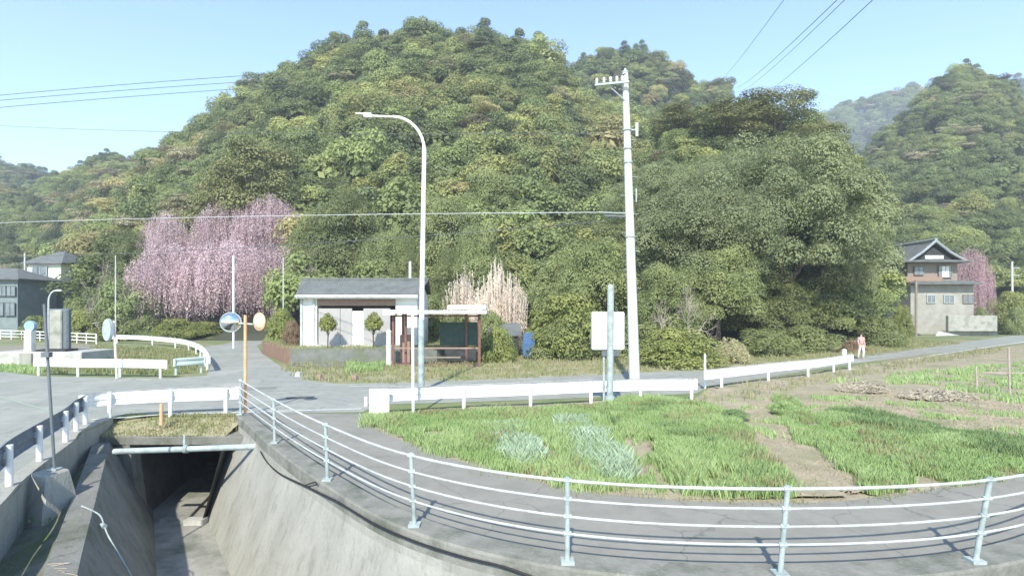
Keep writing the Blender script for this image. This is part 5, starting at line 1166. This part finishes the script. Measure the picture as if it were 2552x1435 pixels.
# ------------------------------------------------------------------ person
def skin_body(name, verts, edges, radii, m, parent):
    me = bpy.data.meshes.new(name); me.from_pydata(verts, edges, []); o = bpy.data.objects.new(name, me); COL.objects.link(o)
    sk = o.modifiers.new('s', 'SKIN'); ss = o.modifiers.new('u', 'SUBSURF'); ss.levels = ss.render_levels = 2
    for i, rr in enumerate(radii): me.skin_vertices[0].data[i].radius = (rr, rr) if not isinstance(rr, tuple) else rr
    me.skin_vertices[0].data[0].use_root = True
    bpy.context.view_layer.update(); dg = bpy.context.evaluated_depsgraph_get(); nm = bpy.data.meshes.new_from_object(o.evaluated_get(dg)); nm.name = name
    bpy.data.objects.remove(o); o = bpy.data.objects.new(name, nm); COL.objects.link(o); nm.materials.clear(); nm.materials.append(m)
    for p in nm.polygons: p.use_smooth = True
    o.parent = parent; return o
q = P(2146, 894)
pe = thing('person', 'person in a pink top and pale trousers walking on the road', 'person', (q[0], q[1], 0))
V_ = [(0, 0, .93), (0, 0, 1.1), (0, 0, 1.32), (0, 0, 1.44), (0, 0, 1.50), (0, -.01, 1.60), (0, 0, 1.68),
      (.17, 0, 1.38), (.22, .03, 1.12), (.22, -.06, .90), (-.17, 0, 1.38), (-.22, -.03, 1.12), (-.21, -.12, .92),
      (.09, 0, .88), (.11, -.10, .48), (.11, -.02, .09), (.11, -.16, .04), (-.09, 0, .88), (-.10, .06, .48), (-.10, .16, .10), (-.10, .04, .04)]
E_ = [(0, 1), (1, 2), (2, 3), (3, 4), (4, 5), (5, 6), (2, 7), (7, 8), (8, 9), (2, 10), (10, 11), (11, 12), (0, 13), (13, 14), (14, 15), (15, 16), (0, 17), (17, 18), (18, 19), (19, 20)]
Rr_ = [.13, .125, .14, .07, .052, .088, .07, .065, .045, .03, .065, .045, .03, .095, .065, .045, .04, .095, .065, .045, .04]
for sx, ax, ay, az_ in ((1, .22, -.06, .90), (-1, -.21, -.12, .92)):
    w0 = 9 if sx > 0 else 12; k0 = len(V_); V_.append((ax, ay - .02, az_ - .06)); E_.append((w0, k0)); Rr_.append(.03)
    for f in range(4):
        b0 = len(V_); V_ += [(ax + (f - 1.5) * .014, ay - .03, az_ - .10), (ax + (f - 1.5) * .016, ay - .05, az_ - .15 + .008 * abs(f - 1.5))]; E_ += [(k0, b0), (b0, b0 + 1)]; Rr_ += [.009, .008]
    b0 = len(V_); V_ += [(ax - sx * .03, ay - .04, az_ - .08), (ax - sx * .035, ay - .06, az_ - .11)]; E_ += [(k0, b0), (b0, b0 + 1)]; Rr_ += [.010, .008]
skin_body('body', V_, E_, Rr_, M['skin'], pe)
skin_body('pink_top', [(0, 0, .92), (0, 0, 1.1), (0, 0, 1.34), (0, 0, 1.43), (.17, 0, 1.38), (.22, .03, 1.12), (.22, -.05, .95), (-.17, 0, 1.38), (-.22, -.03, 1.12), (-.21, -.11, .97)], [(0, 1), (1, 2), (2, 3), (2, 4), (4, 5), (5, 6), (2, 7), (7, 8), (8, 9)], [.165, .155, .165, .085, .085, .065, .05, .085, .065, .05], M['pinkshirt'], pe)
skin_body('trousers', [(0, 0, .97), (.09, 0, .87), (.11, -.10, .48), (.11, -.02, .11), (-.09, 0, .87), (-.10, .06, .48), (-.10, .16, .12)], [(0, 1), (1, 2), (2, 3), (0, 4), (4, 5), (5, 6)], [.15, .115, .085, .07, .115, .085, .07], M['palecloth'], pe)
MB().lathe((0, .015, 1.585), [(.085, 0), (.105, .05), (.10, .11), (.06, .15), (.01, .16)], 12).build('hair', M['hair'], None, smooth=True).parent = pe
fc = MB()
for sx in (-1, 1): fc.lathe((sx * .03, -.09, 1.625), [(.004, -.008), (.01, 0), (.004, .008)], 6)
fc.lathe((0, -.10, 1.60), [(.004, -.02), (.014, -.012), (.006, .02)], 6)
fo_ = fc.build('face_features', M['hair'], None); fo_.parent = pe

# ------------------------------------------------------------------ haze
hzb = MB().box((0, 472, 106), (2020, 1080, 219)).build('haze', None); hzb['kind'] = 'stuff'
hm = bpy.data.materials.new('haze_air'); hm.use_nodes = True; hm.node_tree.nodes.clear()
vo = hm.node_tree.nodes.new('ShaderNodeVolumePrincipled'); mo = hm.node_tree.nodes.new('ShaderNodeOutputMaterial')
vo.inputs['Color'].default_value = (.80, .88, 1.0, 1); vo.inputs['Density'].default_value = .0006; vo.inputs['Anisotropy'].default_value = .0
hm.node_tree.links.new(vo.outputs[0], mo.inputs['Volume']); hzb.data.materials.append(hm)
hm.cycles.homogeneous_volume = True if hasattr(hm.cycles, 'homogeneous_volume') else None
